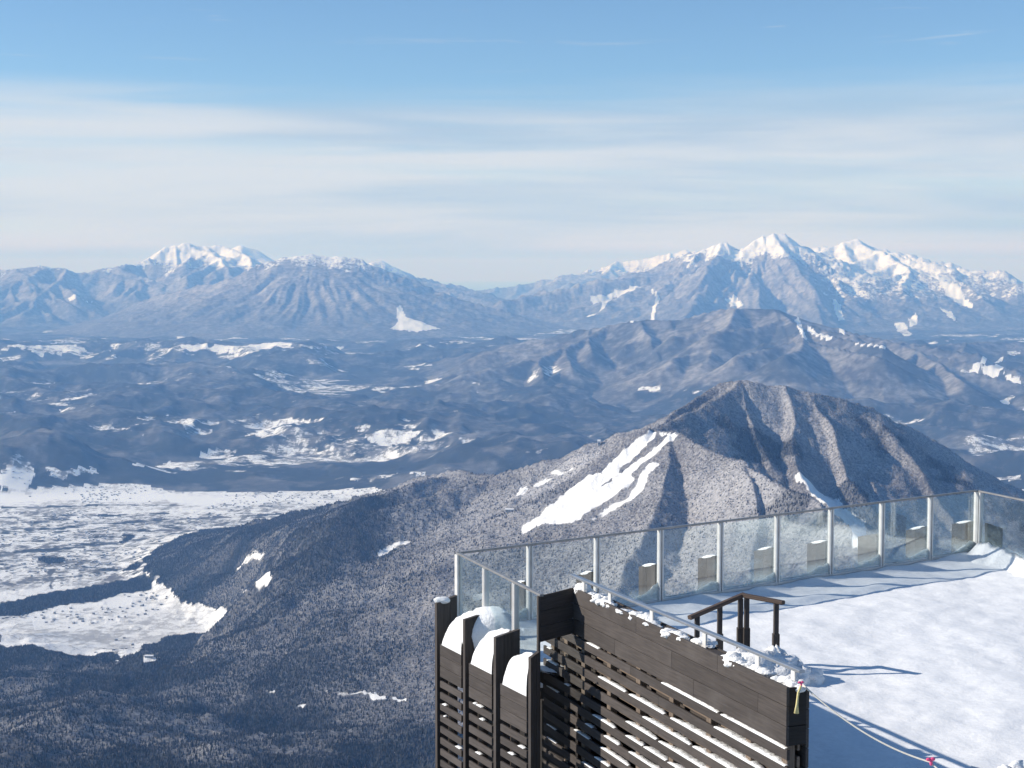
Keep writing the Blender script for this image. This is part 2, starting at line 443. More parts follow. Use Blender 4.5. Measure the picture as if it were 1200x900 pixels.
# ------------------------------------------------------------------ open snow: ski runs, fields, cleared ground
SNOW = np.zeros(SHAPE)
def paint(pix, label=None, jit=0.0, lo=2800):
    poly = [first_hit(px, py, lo) for px, py in pix]
    y0 = min(p[1] for p in poly) * .97; y1 = max(p[1] for p in poly) * 1.03
    r0, r1 = np.searchsorted(rows, [y0, y1])
    x = GX[r0:r1]; y = GY[r0:r1]
    if jit:
        x, y = x + jit * fbm(x, y, jit * 7, 3, seed=2.2), y + jit * 2.5 * fbm(x, y, jit * 9, 3, seed=5.2)
    m = in_poly(x, y, poly)
    if label is not None: m &= LAB[r0:r1] == label
    SNOW[r0:r1] = np.maximum(SNOW[r0:r1], m)
# runs on the near mountain
for pg in ([(755, 507), (770, 506), (767, 516), (757, 524), (740, 540), (728, 548), (722, 556), (714, 563), (704, 570), (690, 582), (684, 560), (706, 556), (708, 550), (726, 534)],
           [(785, 508), (800, 510), (786, 518), (765, 538), (755, 543), (741, 557), (744, 562), (736, 574), (730, 577), (716, 585), (706, 591), (690, 600), (680, 609), (674, 613), (660, 615),
            (640, 615), (612, 625), (609, 621), (632, 604), (660, 580), (688, 559), (700, 560), (703, 572), (712, 567), (724, 558), (739, 547), (759, 531), (769, 524), (777, 517)],
           [(760, 544), (774, 543), (763, 553), (758, 562), (757, 570), (750, 578), (735, 589), (715, 601), (703, 608), (686, 614), (700, 604), (716, 592), (736, 581), (745, 571), (749, 560)],
           [(772, 506), (788, 508), (787, 511), (772, 509)],
           [(672, 547), (678, 548), (650, 560), (624, 572), (626, 568)], [(610, 574), (620, 572), (616, 578), (604, 583)],
           [(441, 649), (462, 638), (482, 633), (482, 636), (460, 645), (446, 653)],
           [(928, 566), (948, 563), (985, 588), (1000, 604), (1016, 612), (1012, 645), (998, 648), (990, 612), (966, 592), (944, 574)],
           [(267, 660), (290, 651), (311, 650), (308, 656), (286, 662), (270, 665)], [(283, 679), (320, 676), (318, 683), (300, 687)],
           [(645, 556), (655, 550), (664, 552), (652, 558)]):
    paint(pg, None, 3)
# far runs and cleared slopes
for pg in ([(690, 352), (720, 345), (752, 336), (744, 342), (718, 350), (712, 358), (692, 372), (686, 372), (706, 358)],
           [(762, 338), (766, 340), (773, 352), (769, 362), (742, 378), (738, 377), (764, 361), (768, 352)],
           [(464, 362), (470, 358), (476, 372), (500, 380), (516, 386), (490, 389), (456, 386), (466, 378)],
           [(930, 373), (938, 376), (942, 388), (948, 402), (940, 396), (934, 382)], [(938, 376), (950, 386), (978, 401), (974, 404), (950, 393)], [(1000, 401), (1038, 411), (1036, 414), (1002, 405)],
           [(970, 380), (990, 388), (986, 392)], [(1048, 378), (1062, 380), (1070, 392), (1060, 394)], [(1064, 374), (1074, 366), (1076, 380), (1066, 384)],
           [(975, 350), (985, 358), (990, 375), (982, 378), (978, 364)], [(850, 352), (862, 346), (872, 360), (856, 360)],
           [(1090, 322), (1098, 320), (1130, 352), (1140, 360), (1126, 358)], [(1100, 360), (1116, 368), (1122, 378), (1110, 372)],
           [(1126, 438), (1150, 424), (1172, 417), (1176, 420), (1152, 429), (1132, 441)], [(1150, 436), (1166, 428), (1186, 426), (1176, 434), (1156, 442)], [(1176, 438), (1196, 446), (1200, 452), (1184, 450)], [(1170, 470), (1186, 462), (1190, 465), (1176, 474)], [(76, 352), (90, 348), (112, 354), (108, 356), (84, 355)]):
    paint(pg, None, 8, 11000)
# upland fields and valley fields
for pg in ([(4, 412), (40, 405), (90, 406), (136, 412), (120, 417), (80, 418), (20, 414)], [(170, 412), (230, 404), (300, 406), (402, 407), (380, 412), (300, 416), (270, 421), (250, 415), (190, 415)],
           [(192, 382), (206, 376), (224, 381), (218, 383)], [(130, 394), (146, 387), (160, 390), (150, 396)], [(206, 392), (226, 391), (224, 395), (208, 396)], [(232, 388), (284, 392), (278, 395), (236, 396)],
           [(322, 392), (346, 391), (340, 395)], [(60, 452), (92, 446), (90, 450), (62, 455)], [(64, 470), (84, 464), (112, 460), (110, 464), (84, 470), (120, 472), (124, 478), (80, 482), (66, 476)],
           [(130, 498), (160, 490), (205, 488), (200, 494), (150, 502), (175, 510), (140, 508), (100, 506)], [(205, 495), (256, 492), (252, 505), (215, 508)], [(280, 502), (310, 492), (390, 488), (410, 500), (400, 510), (330, 514), (290, 510)],
           [(410, 500), (480, 490), (500, 498), (470, 508), (520, 508), (558, 512), (556, 517), (500, 517), (430, 514)], [(575, 520), (600, 512), (612, 518), (650, 522), (668, 527), (640, 532), (610, 535), (590, 528)],
           [(540, 452), (560, 442), (568, 452), (572, 462), (556, 460)], [(596, 432), (636, 430), (632, 438), (604, 436)], [(620, 450), (650, 446), (648, 450), (622, 454)], [(236, 526), (260, 520), (282, 522), (280, 532), (256, 540), (236, 538)],
           [(160, 546), (196, 540), (226, 544), (232, 552), (200, 552), (168, 550)], [(2, 556), (20, 548), (34, 552), (40, 566), (26, 572), (6, 572)], [(46, 550), (90, 542), (110, 548), (124, 558), (90, 562), (60, 558)],
           [(400, 563), (440, 558), (496, 556), (500, 560), (450, 566), (412, 570)], [(500, 446), (512, 440), (520, 450)], [(1156, 556), (1200, 557), (1200, 566), (1160, 566)],
           [(526, 478), (540, 474), (536, 482)], [(0, 486), (18, 480), (14, 490)], [(112, 438), (132, 436), (124, 444)], [(850, 466), (880, 462), (876, 468)], [(1020, 455), (1040, 450), (1036, 458)],
           [(0, 578), (110, 576), (220, 580), (300, 583), (395, 588), (300, 592), (180, 588), (60, 586), (0, 588)]):
    paint(pg, 0, 60, 8200)
brk = fbm(GX * .8, GY * 1.3, 520, 5, 0.62, 37.0)
SNOW = np.where((GY > 10300) & (LAB == 0), SNOW * sstep(330, 160, hills) * (.34 + .22 * sstep(17500, 19500, GY) + .40 * sstep(-.25, .30, brk + .5 * fbm(GX, GY * 1.4, 170, 3, 0.6, 47.0))), SNOW)
# the broad plain itself (flat, low) and the near fields at the left
flat = (GY > 5500) & (GY < 10300 + 250 * fbm(GX, GY, 900, 2, seed=15)) & (H < -1395)
SNOW = np.maximum(SNOW, flat * (0.62 + .22 * sstep(9000, 9900, GY) + .22 * sstep(7600, 6900, GY)))
for pg in ([(0, 722), (60, 715), (150, 700), (170, 708), (180, 720), (250, 722), (246, 732), (212, 742), (170, 748), (146, 768), (138, 778), (132, 768), (80, 768), (0, 766)],
           [(250, 718), (276, 706), (312, 702), (310, 708), (280, 728), (254, 732)], [(166, 770), (188, 768), (184, 776), (168, 777)], [(270, 733), (282, 727), (280, 733)],
           [(372, 809), (400, 811), (450, 815), (480, 818), (476, 821), (430, 819), (380, 814)], [(342, 823), (364, 827), (356, 832)], [(310, 810), (326, 812), (322, 818)]):
    keep = SNOW.copy(); paint(pg, None, 10); SNOW = np.where((REL > 55) & (GX < -700), keep, SNOW); SNOW = np.where((GY < 6700) & (LAB == 0) & (SNOW > .85), .80, SNOW)
# tree belts left standing across the near plain
BELT = np.zeros(SHAPE)
def belt(pix, jit=45):
    global SNOW
    poly = [at_z(px, py, -1425) for px, py in pix]
    x = GX + jit * fbm(GX, GY, 220, 3, seed=7.7); y = GY + 2.2 * jit * fbm(GX, GY, 240, 3, seed=1.7)
    m = in_poly(x, y, poly) & (LAB == 0) & (GY > 4800)
    BELT[m] = 1; SNOW = np.where(m, 0, SNOW)
for pg in ([(-20, 712), (40, 698), (120, 684), (190, 678), (192, 690), (130, 698), (60, 711), (-20, 726)], [(46, 652), (70, 651), (72, 659), (48, 660)],
           [(140, 668), (176, 660), (186, 664), (150, 674)], [(140, 625), (158, 627), (150, 633)], [(-20, 768), (40, 776), (130, 776), (136, 800), (-20, 830)],
           [(162, 754), (196, 744), (240, 744), (300, 742), (300, 770), (200, 790), (164, 764)]):
    belt(pg)
for pg in ([(-10, 648), (130, 634), (260, 620), (262, 622), (130, 637), (-10, 652)], [(-10, 622), (120, 612), (330, 600), (330, 602), (120, 614), (-10, 625)],
           [(-10, 606), (200, 600), (200, 601), (-10, 607)], [(60, 690), (56, 672), (70, 660), (73, 660), (60, 673), (64, 690)], [(-10, 683), (90, 672), (180, 658), (180, 660), (90, 675), (-10, 687)],
           [(0, 593), (150, 590), (330, 592), (150, 591.5), (0, 595)]):
    keep = SNOW.copy(); kb = BELT.copy(); belt(pg, 12); SNOW = np.where(SNOW < keep, .40, SNOW); BELT[:] = kb
# scattered clearings in the hill country and snow showing high on the far ranges
cl = fbm(GX * 0.55, GY * 0.9, 900, 4, 0.55, 13.0)
cov = fbm(GX, GY, 5200, 2, 0.5, 19.0)
clear = sstep(0.12, 0.34, cl + 0.35 * cov) * hill_mask * (LAB == 0) * sstep(330, 90, hills)
SNOW = np.maximum(SNOW, clear * 0.54)
clear2 = sstep(0.50, 0.62, fbm(GX * .8, GY, 700, 4, 0.55, 23.0) + 0.3 * cov) * (LAB == 2) * sstep(420, 150, REL)
SNOW = np.maximum(SNOW, clear2 * 0.8)
gl = .55 * ridged(GX, GY * .6, 1300, 3, 0.6, 27.0) + .45 * ridged(GX, GY * .7, 420, 3, 0.6, 29.0)
gl = np.where(np.isnan(RIB), gl, .5 * gl + .5 * (.6 - .30 * RIB + .1))
alp = sstep(-170, 340, H + 1250 * (gl - .60)) * ((LAB == 4) | (LAB == 5)) + sstep(-330, 260, H + 900 * (gl - .60)) * (LAB == 3)
rightish = sstep(.165, .21, GX / GY) * (LAB == 4)
alp = np.maximum(alp, rightish * (.48 + .52 * sstep(-750, 150, H + 900 * (gl - .6))) * sstep(-800, -500, H))
alp = np.maximum(alp, ((LAB == 3) | (LAB == 4)) * .52 * sstep(-700, -50, H) * sstep(.50, .72, gl))
alp = np.maximum(alp, (LAB == 5) * sstep(-500, 100, H))
SNOW = np.maximum(SNOW, np.clip(alp, 0, 1) * 0.88)
_b = np.pad(SNOW, 1, mode='edge')
_b = (_b[:-2, 1:-1] + _b[2:, 1:-1] + _b[1:-1, :-2] + _b[1:-1, 2:] + 2 * _b[1:-1, 1:-1]) / 6
SNOW = np.where(GY < 9000, _b, SNOW)
# conifers stand darker than bare broadleaf wood
px_n = fbm(GX, GY, 800, 3, seed=33.0)
con = np.zeros(SHAPE)
k1 = (LAB == 1)
pn0 = fbm(GX, GY, 420, 4, 0.55, 43.0)
con = np.where(k1, sstep(150, -650, GX + 420 * px_n + .10 * (GY - 5600)) * (.62 + .38 * sstep(-.15, .2, pn0)) * (1 - .62 * np.exp(-(((GX + 330) / 420) ** 2 + ((GY - 4900) / 520) ** 2))), 0)
con = np.maximum(con, k1 * .75 * sstep(.18, .34, pn0 + .5 * px_n - .0004 * np.abs(GX - 1250)) * sstep(500, 900, GX))
pn2 = fbm(GX, GY, 420, 4, 0.55, 43.0)
con = np.where(LAB == 0, np.where(GY < 7000, .52 + .48 * sstep(-.12, .22, pn2 + .4 * px_n), 0.66 + .34 * sstep(-.10, .06, fbm(GX, GY, 650, 4, 0.6, 53.0) + .12)), con)
con = np.where(k1 & (GX < -1300), np.maximum(con, .45 + .5 * sstep(-.2, .3, pn2)), con)
con = np.maximum(con, BELT)
con = np.where(LAB == 2, 0.28 + .55 * sstep(.05, .25, fbm(GX, GY, 900, 4, 0.6, 57.0)) + .3 * sstep(300, 100, REL), con)
con = np.where(LAB >= 3, 0.45 * sstep(-350, -900, H), con)
CON = np.clip(con, 0, 1)

# ------------------------------------------------------------------ ground materials
def terrain_material():
    m, t, out = material('snowy_forest_ground')
    geo = t.n('ShaderNodeNewGeometry')
    p = geo.outputs['Position']
    a_snow = t.n('ShaderNodeAttribute', attribute_name='snow').outputs['Fac']
    a_con = t.n('ShaderNodeAttribute', attribute_name='conifer').outputs['Fac']
    a_far = t.n('ShaderNodeAttribute', attribute_name='far').outputs['Fac']
    flatp = t.mapping(p, (1, 1, 0.5))
    n1 = t.noise(flatp, 1 / 8.5, 3, 0.7)            # single crowns
    n2 = t.noise(flatp, 1 / 70.0, 4, 0.6)
    n3 = t.noise(flatp, 1 / 420.0, 3, 0.55)
    n4 = t.noise(flatp, 1 / 1500.0, 5, 0.62)
    grain = t.mix(a_far, n1, n2)
    spk = t.n('ShaderNodeSeparateColor'); t.t.links.new(grain, spk.inputs[0])
    g = spk.outputs[0]
    g = t.math('ADD', g, t.math('MULTIPLY', t.math('SUBTRACT', n3, 0.5), 0.60))
    g = t.math('ADD', g, t.math('MULTIPLY', t.math('SUBTRACT', n4, 0.5), 0.25))
    bare = t.mix(t.ramp(g, 0.24, 0.82), t.mix(a_far, BARE_DARK, BARE_DARK_FAR), t.mix(a_far, BARE_SNOW, BARE_SNOW_FAR))
    conif = t.mix(t.ramp(g, 0.50, 0.80), CON_DARK, CON_SNOW)
    wood = t.mix(a_con, bare, conif)
    # open fields: strips, banks, lanes and hedges
    vor = t.n('ShaderNodeTexVoronoi', {'Scale': 1 / 95.0, 'Randomness': 0.8}); t.t.links.new(t.mapping(p, (1, 0.55, 0)), vor.inputs['Vector'])
    cell = t.n('ShaderNodeSeparateColor'); t.t.links.new(vor.outputs['Color'], cell.inputs[0])
    fn = t.noise(t.mapping(p, (1, 0.7, 0)), 1 / 55.0, 5, 0.7)
    clut = t.math('ADD', fn, t.math('MULTIPLY', cell.outputs[0], 0.16))
    clut = t.math('ADD', clut, t.math('MULTIPLY', t.math('SUBTRACT', n3, 0.5), 0.55))
    br = t.n('ShaderNodeTexBrick', {'Scale': 1.0, 'Mortar Size': 0.022, 'Mortar Smooth': 0.3, 'Color1': (0, 0, 0, 1), 'Color2': (1, 1, 1, 1), 'Brick Width': 0.62, 'Row Height': 0.34}, offset=0.37)
    mp = t.n('ShaderNodeMapping', {'Scale': (1/190.0, 1/190.0, 0), 'Rotation': (0, 0, 0.35)}); t.t.links.new(p, mp.inputs['Vector'])
    wob = t.n('ShaderNodeVectorMath', operation='ADD'); t.t.links.new(mp.outputs[0], wob.inputs[0])
    wn = t.n('ShaderNodeTexNoise', {'Scale': 1/500.0, 'Detail': 2.0}); t.t.links.new(p, wn.inputs['Vector']); t.t.links.new(wn.outputs['Color'], wob.inputs[1])
    t.t.links.new(wob.outputs[0], br.inputs['Vector'])
    clut = t.math('ADD', clut, t.math('MULTIPLY', br.outputs['Fac'], 0.09))
    field = t.mix(t.math('MULTIPLY', t.ramp(clut, 0.52, 0.74), t.ramp(a_snow, 0.95, 0.70, 'LINEAR')), SNOW_C, FIELD_DARK)
    n5 = t.noise(t.mapping(p, (0.8, 1.2, 0.5)), 1 / 120.0, 5, 0.68)
    sn = t.math('ADD', a_snow, t.math('MULTIPLY', t.math('SUBTRACT', n5, 0.5), 1.5))
    sn = t.ramp(sn, 0.42, 0.62)
    c = t.mix(sn, wood, field)
    bp = t.n('ShaderNodeBump', {'Strength': 0.55, 'Distance': 9.0, 'Height': g})
    b = t.n('ShaderNodeBsdfPrincipled', {'Base Color': c, 'Roughness': 0.9, 'Specular IOR Level': 0.1, 'Normal': bp.outputs[0]})
    t.set(out, 'Surface', b.outputs[0])
    return m

BARE_DARK_FAR = (0.075, 0.068, 0.068)
BARE_SNOW_FAR = (0.38, 0.37, 0.37)
BARE_DARK = (0.095, 0.088, 0.090)
BARE_SNOW = (0.46, 0.455, 0.47)
CON_DARK = (0.030, 0.034, 0.036)
CON_SNOW = (0.13, 0.13, 0.14)
SNOW_C = (0.84, 0.85, 0.87)
FIELD_DARK = (0.16, 0.155, 0.16)
ground_mat = terrain_material()

def build_ground():
    nr, nc = SHAPE
    co = np.stack([GX, GY, H], -1).reshape(-1, 3)
    idx = np.arange(nr * nc).reshape(nr, nc)
    q = np.stack([idx[:-1, :-1], idx[:-1, 1:], idx[1:, 1:], idx[1:, :-1]], -1).reshape(-1, 4)
    # the upper range splits in two mountains (left/right groups); label of a face = label of its first corner
    lab = np.maximum.reduce([LAB[:-1, :-1], LAB[1:, 1:]]).reshape(-1)
    far = sstep(7500, 13000, GY).reshape(-1)
    names = {0: ('valley', ), 1: ('near_mountain',), 2: ('wooded_mountain',), 3: ('mountain_range',), 4: ('snowy_mountain',), 5: ('far_mountain_range',)}
    for k, (nm,) in names.items():
        f = q[lab == k]
        used, inv = np.unique(f, return_inverse=True)
        me = bpy.data.meshes.new(nm)
        v = co[used]; f2 = inv.reshape(-1, 4)
        me.vertices.add(len(v)); me.vertices.foreach_set('co', v.astype(np.float32).ravel())
        me.loops.add(f2.size); me.loops.foreach_set('vertex_index', f2.astype(np.int32).ravel())
        me.polygons.add(len(f2)); me.polygons.foreach_set('loop_start', np.arange(0, f2.size, 4, dtype=np.int32))
        me.update(calc_edges=True)
        me.polygons.foreach_set('use_smooth', np.ones(len(f2), bool))
        for an, arr in (('snow', SNOW), ('conifer', CON), ('far', far)):
            at = me.attributes.new(an, 'FLOAT', 'POINT'); at.data.foreach_set('value', np.asarray(arr).reshape(-1)[used].astype(np.float32))
        me.materials.append(ground_mat)
        o = bpy.data.objects.new(nm, me); col.objects.link(o); o['kind'] = 'structure'
build_ground()

def poly_obj(name, verts, faces, mat, parent=None, smooth=False):
    me = bpy.data.meshes.new(name); me.from_pydata([tuple(map(float, v)) for v in verts], [], faces); me.update()
    if smooth: me.polygons.foreach_set('use_smooth', [True] * len(me.polygons))
    me.materials.append(mat)
    o = bpy.data.objects.new(name, me); col.objects.link(o)
    if parent: o.parent = parent
    return o

# lowland and sea beyond, to the horizon, and the ground behind the viewer
sea_mat = simple_mat('far_lowland', (0.10, 0.13, 0.16), (0.16, 0.18, 0.20), 0.0004, 0.6)
S = 190000
o = poly_obj('lowland', [(-S, -S, -1770), (S, -S, -1770), (S, S, -1770), (-S, S, -1770)], [(0, 1, 2, 3)], sea_mat); o['kind'] = 'structure'

# ------------------------------------------------------------------ woods on the near slopes: countless small crowns
def forest(name, label_mask, n, conifer, mat, hmin, hmax, seed):
    g = np.random.default_rng(seed)
    a = g.uniform(-19.4, 19.4, n * 3) * math.pi / 180
    y = np.sqrt(g.uniform(2900 ** 2, 8600 ** 2, n * 3)); x = y * np.tan(a)
    i = np.clip(np.searchsorted(rows, y), 0, len(rows) - 1); j = np.clip(np.searchsorted(tan_az, np.tan(a)), 0, len(tan_az) - 1)
    ok = (SNOW[i, j] < 0.4) & label_mask(i, j, g.uniform(0, 1, len(y)))
    x, y = x[ok][:n], y[ok][:n]
    z = ground(x, y)
    me = bpy.data.meshes.new(name); me.vertices.add(len(x))
    me.vertices.foreach_set('co', np.stack([x, y, z - .5], -1).astype(np.float32).ravel())
    at = me.attributes.new('size', 'FLOAT', 'POINT'); at.data.foreach_set('value', g.uniform(hmin, hmax, len(x)).astype(np.float32))
    o = bpy.data.objects.new(name, me); col.objects.link(o); o['kind'] = 'stuff'
    ng = bpy.data.node_groups.new(name, 'GeometryNodeTree')
    ng.interface.new_socket('Geometry', in_out='INPUT', socket_type='NodeSocketGeometry')
    ng.interface.new_socket('Geometry', in_out='OUTPUT', socket_type='NodeSocketGeometry')
    N = ng.nodes; Lk = ng.links.new
    gi = N.new('NodeGroupInput'); go = N.new('NodeGroupOutput')
    if conifer:
        c = N.new('GeometryNodeMeshCone'); c.fill_type = 'NONE'
        c.inputs['Vertices'].default_value = 6; c.inputs['Radius Top'].default_value = 0.02; c.inputs['Radius Bottom'].default_value = 0.24; c.inputs['Depth'].default_value = 1.0
    else:
        c = N.new('GeometryNodeMeshIcoSphere'); c.inputs['Subdivisions'].default_value = 1; c.inputs['Radius'].default_value = 0.42
    tr = N.new('GeometryNodeTransform')
    tr.inputs['Scale'].default_value = (1, 1, 1) if conifer else (0.85, 0.85, 1.15)
    tr.inputs['Translation'].default_value = (0, 0, 0) if conifer else (0, 0, .42)
    Lk(c.outputs['Mesh'], tr.inputs['Geometry'])
    sm = N.new('GeometryNodeSetMaterial'); sm.inputs['Material'].default_value = mat; Lk(tr.outputs[0], sm.inputs['Geometry'])
    ip = N.new('GeometryNodeInstanceOnPoints')
    na = N.new('GeometryNodeInputNamedAttribute'); na.data_type = 'FLOAT'; na.inputs['Name'].default_value = 'size'
    Lk(gi.outputs[0], ip.inputs['Points']); Lk(sm.outputs[0], ip.inputs['Instance']); Lk(na.outputs['Attribute'], ip.inputs['Scale'])
    Lk(ip.outputs[0], go.inputs[0])
    md = o.modifiers.new('crowns', 'NODES'); md.node_group = ng
    return o

def crown_mat(name, c1, c2, c3):
    m, t, out = material(name)
    oi = t.n('ShaderNodeObjectInfo')
    geo = t.n('ShaderNodeNewGeometry')
    r = oi.outputs['Random']
    big = t.noise(geo.outputs['Position'], 1 / 260.0, 3, 0.55)
    k = t.math('ADD', t.math('MULTIPLY', r, 0.7), t.math('MULTIPLY', big, 0.6))
    c = t.mix(t.ramp(k, 0.25, 0.70), c1, c2)
    c = t.mix(t.ramp(k, 0.72, 0.98), c, c3)
    b = t.n('ShaderNodeBsdfPrincipled', {'Base Color': c, 'Roughness': 0.95, 'Specular IOR Level': 0.05})
    t.set(out, 'Surface', b.outputs[0])
    return m

o = forest('conifer_forest', lambda i, j, r: (LAB[i, j] < 2) & (r < CON[i, j] ** 1.3), 270000, True,
           crown_mat('conifer_needles', (0.017, 0.018, 0.018), (0.034, 0.033, 0.032), (0.12, 0.12, 0.125)), 4, 9.5, 3)
o['label'] = 'dark snow dusted conifer forest on the lower slopes'; o['category'] = 'forest'
o = forest('bare_forest', lambda i, j, r: (LAB[i, j] < 2) & (r > CON[i, j] * .9), 100000, False,
           crown_mat('bare_twigs', (0.115, 0.107, 0.110), (0.180, 0.172, 0.176), (0.28, 0.275, 0.285)), 2.6, 5.4, 4)
o['label'] = 'grey leafless wood with snow between on the near mountain'; o['category'] = 'forest'

# ------------------------------------------------------------------ small buildings in the valley
def tag(o, label=None, cat=None, group=None, kind=None):
    for k, v in (('label', label), ('category', cat), ('group', group), ('kind', kind)):
        if v: o[k] = v
    return o

def empty(name, loc, label=None, cat=None, group=None):
    o = bpy.data.objects.new(name, None); col.objects.link(o); o.location = tuple(map(float, loc))
    o.empty_display_size = 0.2
    bpy.context.view_layer.update()
    return tag(o, label, cat, group)

def put(o, parent):                         # parent without moving (parents are unrotated empties)
    o.parent = parent
    o.location = o.location - parent.location if parent.parent is None else o.location - parent.location - parent.parent.location
    return o

def beam(name, P, Q, w, h, mat, parent=None, up=(0, 0, 1), bev=0.004):
    """a board from P to Q (centre line), w across, h tall, its own mesh with local X along the length"""
    P, Q = Vector(P), Vector(Q)
    X = (Q - P); L = X.length; X.normalize()
    upv = Vector(up); Y = upv.cross(X).normalized(); Z = X.cross(Y)
    b = min(bev, w * .2, h * .2)
    vs, fs = [], []
    ring = [(-w/2 + b, -h/2), (w/2 - b, -h/2), (w/2, -h/2 + b), (w/2, h/2 - b), (w/2 - b, h/2), (-w/2 + b, h/2), (-w/2, h/2 - b), (-w/2, -h/2 + b)]
    for x in (-L/2, L/2):
        for y, z in ring: vs.append((x, y, z))
    for i in range(8): fs.append((i, (i + 1) % 8, 8 + (i + 1) % 8, 8 + i))
    fs.append(tuple(range(7, -1, -1))); fs.append(tuple(range(8, 16)))
    o = poly_obj(name, vs, fs, mat)
    M = __import__('mathutils').Matrix((X, Y, Z)).transposed()
    o.rotation_euler = M.to_euler(); o.location = (P + Q) / 2
    if parent: put(o, parent)
    return o

def tube(name, pts, r, mat, parent=None, n=8):
    pts = [Vector(p) for p in pts]; vs, fs = [], []
    c = sum(pts, Vector()) / len(pts)
    for i, p in enumerate(pts):
        T = (pts[min(i + 1, len(pts) - 1)] - pts[max(i - 1, 0)]).normalized()
        a = T.cross(Vector((0, 0, 1)));  a = a.normalized() if a.length > 1e-4 else Vector((1, 0, 0)); b = T.cross(a)
        rr = r[i] if hasattr(r, '__len__') else r
        for k in range(n):
            g = 2 * math.pi * k / n; vs.append(p - c + (a * math.cos(g) + b * math.sin(g)) * rr)
    for i in range(len(pts) - 1):
        for k in range(n): fs.append((i*n + k, i*n + (k+1) % n, (i+1)*n + (k+1) % n, (i+1)*n + k))
    fs.append(tuple(range(n - 1, -1, -1))); fs.append(tuple((len(pts)-1)*n + k for k in range(n)))
    o = poly_obj(name, vs, fs, mat, smooth=True); o.location = c
    if parent: put(o, parent)
    return o

snow_far = simple_mat('roof_snow', (0.80, 0.81, 0.83), (0.86, 0.87, 0.89), 0.2, 0.9)
wall_pale = simple_mat('pale_render', (0.55, 0.54, 0.52), (0.66, 0.65, 0.63), 0.3, 0.8)
pane_dark = simple_mat('dark_pane', (0.03, 0.035, 0.04), (0.05, 0.055, 0.06), 1.0, 0.15)

def lodge(px, py, w, dep, h, label, nwin, tower=False):
    c = first_hit(px, py); c[2] -= 1.5
    e = empty('ski_lodge' if not tower else 'lift_station', c, label, 'building')
    def bx(name, x0, x1, y0, y1, z0, z1, mat, roof=False):
        vs = [(x0,y0,z0),(x1,y0,z0),(x1,y1,z0),(x0,y1,z0),(x0,y0,z1),(x1,y0,z1),(x1,y1,z1),(x0,y1,z1)]
        fs = [(3,2,1,0),(0,1,5,4),(1,2,6,5),(2,3,7,6),(3,0,4,7)]
        if roof:
            vs += [(x0,(y0+y1)/2,z1+h*.35),(x1,(y0+y1)/2,z1+h*.35)]
            fs += [(4,5,9,8),(6,7,8,9),(7,4,8),(5,6,9)]
        else: fs.append((4,5,6,7))
        o = poly_obj(name, vs, fs, mat); o.parent = e; return o
    bx('wall', -w/2, w/2, -dep/2, dep/2, 0, h, wall_pale)
    bx('roof', -w/2 - 1, w/2 + 1, -dep/2 - 1, dep/2 + 1, h + .02, h + 1.0, snow_far, True)
    for i in range(nwin):
        x = -w/2 + w * (i + .5) / nwin
        bx('window', x - w/nwin*.3, x + w/nwin*.3, -dep/2 - .15, -dep/2 - .01, h*.35, h*.75, pane_dark)
lodge(597, 600, 27, 14, 9, 'pale snow roofed ski lodge at the wood edge below the ski runs', 5)
lodge(702, 524, 9, 9, 17, 'small pale lift tower station on the ridge above the ski runs', 2, True)
lodge(175, 773, 26, 12, 6, 'long low snow roofed farm building between dark trees by the white fields', 4)

def town():
    g = np.random.default_rng(5)
    n = 16000
    a = g.uniform(-19.5, 19.5, n) * math.pi / 180; y = np.sqrt(g.uniform(5600**2, 10900**2, n)); x = y * np.tan(a)
    dens = fbm(x, y, 900, 3, seed=51)
    i = np.clip(np.searchsorted(rows, y), 0, len(rows)-1); j = np.clip(np.searchsorted(tan_az, np.tan(a)), 0, len(tan_az)-1)
    ok = (SNOW[i, j] > .6) & (LAB[i, j] == 0) & (g.uniform(0, 1, n) < sstep(-.15, .45, dens) * .85 + .01)
    x, y = x[ok], y[ok]; z = ground(x, y) - .3; m = len(x)
    w = g.uniform(2.5, 5, m); l = g.uniform(3, 6.5, m); h = g.uniform(3.5, 6, m); r = g.uniform(-.35, .35, m) + .4
    cs, sn = np.cos(r), np.sin(r)
    V = np.zeros((m, 10, 3))
    cor = [(-1,-1),(1,-1),(1,1),(-1,1)]
    for k, (sx, sy) in enumerate(cor):
        lx, ly = sx * l, sy * w
        for zz, b in ((0, 0), (1, 4)):
            V[:, k + b, 0] = x + lx*cs - ly*sn; V[:, k + b, 1] = y + lx*sn + ly*cs; V[:, k + b, 2] = z + zz*h
    for k, sx in ((8, -1), (9, 1)):
        V[:, k, 0] = x + sx*l*cs; V[:, k, 1] = y + sx*l*sn; V[:, k, 2] = z + h*1.45
    faces, mats = [], []
    for b in range(0, m*10, 10):
        faces += [(b,b+1,b+5,b+4),(b+1,b+2,b+6,b+9,b+5),(b+2,b+3,b+7,b+6),(b+3,b,b+4,b+8,b+7),(b+4,b+5,b+9,b+8),(b+6,b+7,b+8,b+9)]
        mats += [0,0,0,0,1,1]
    o = poly_obj('town_houses', V.reshape(-1, 3), faces, simple_mat('house_walls', (0.10,0.10,0.11), (0.35,0.33,0.31), 0.02, 0.8))
    o.data.materials.append(snow_far); o.data.polygons.foreach_set('material_index', mats)
    tag(o, 'distant snow covered houses scattered over the white plain', 'town', kind='stuff')
town()

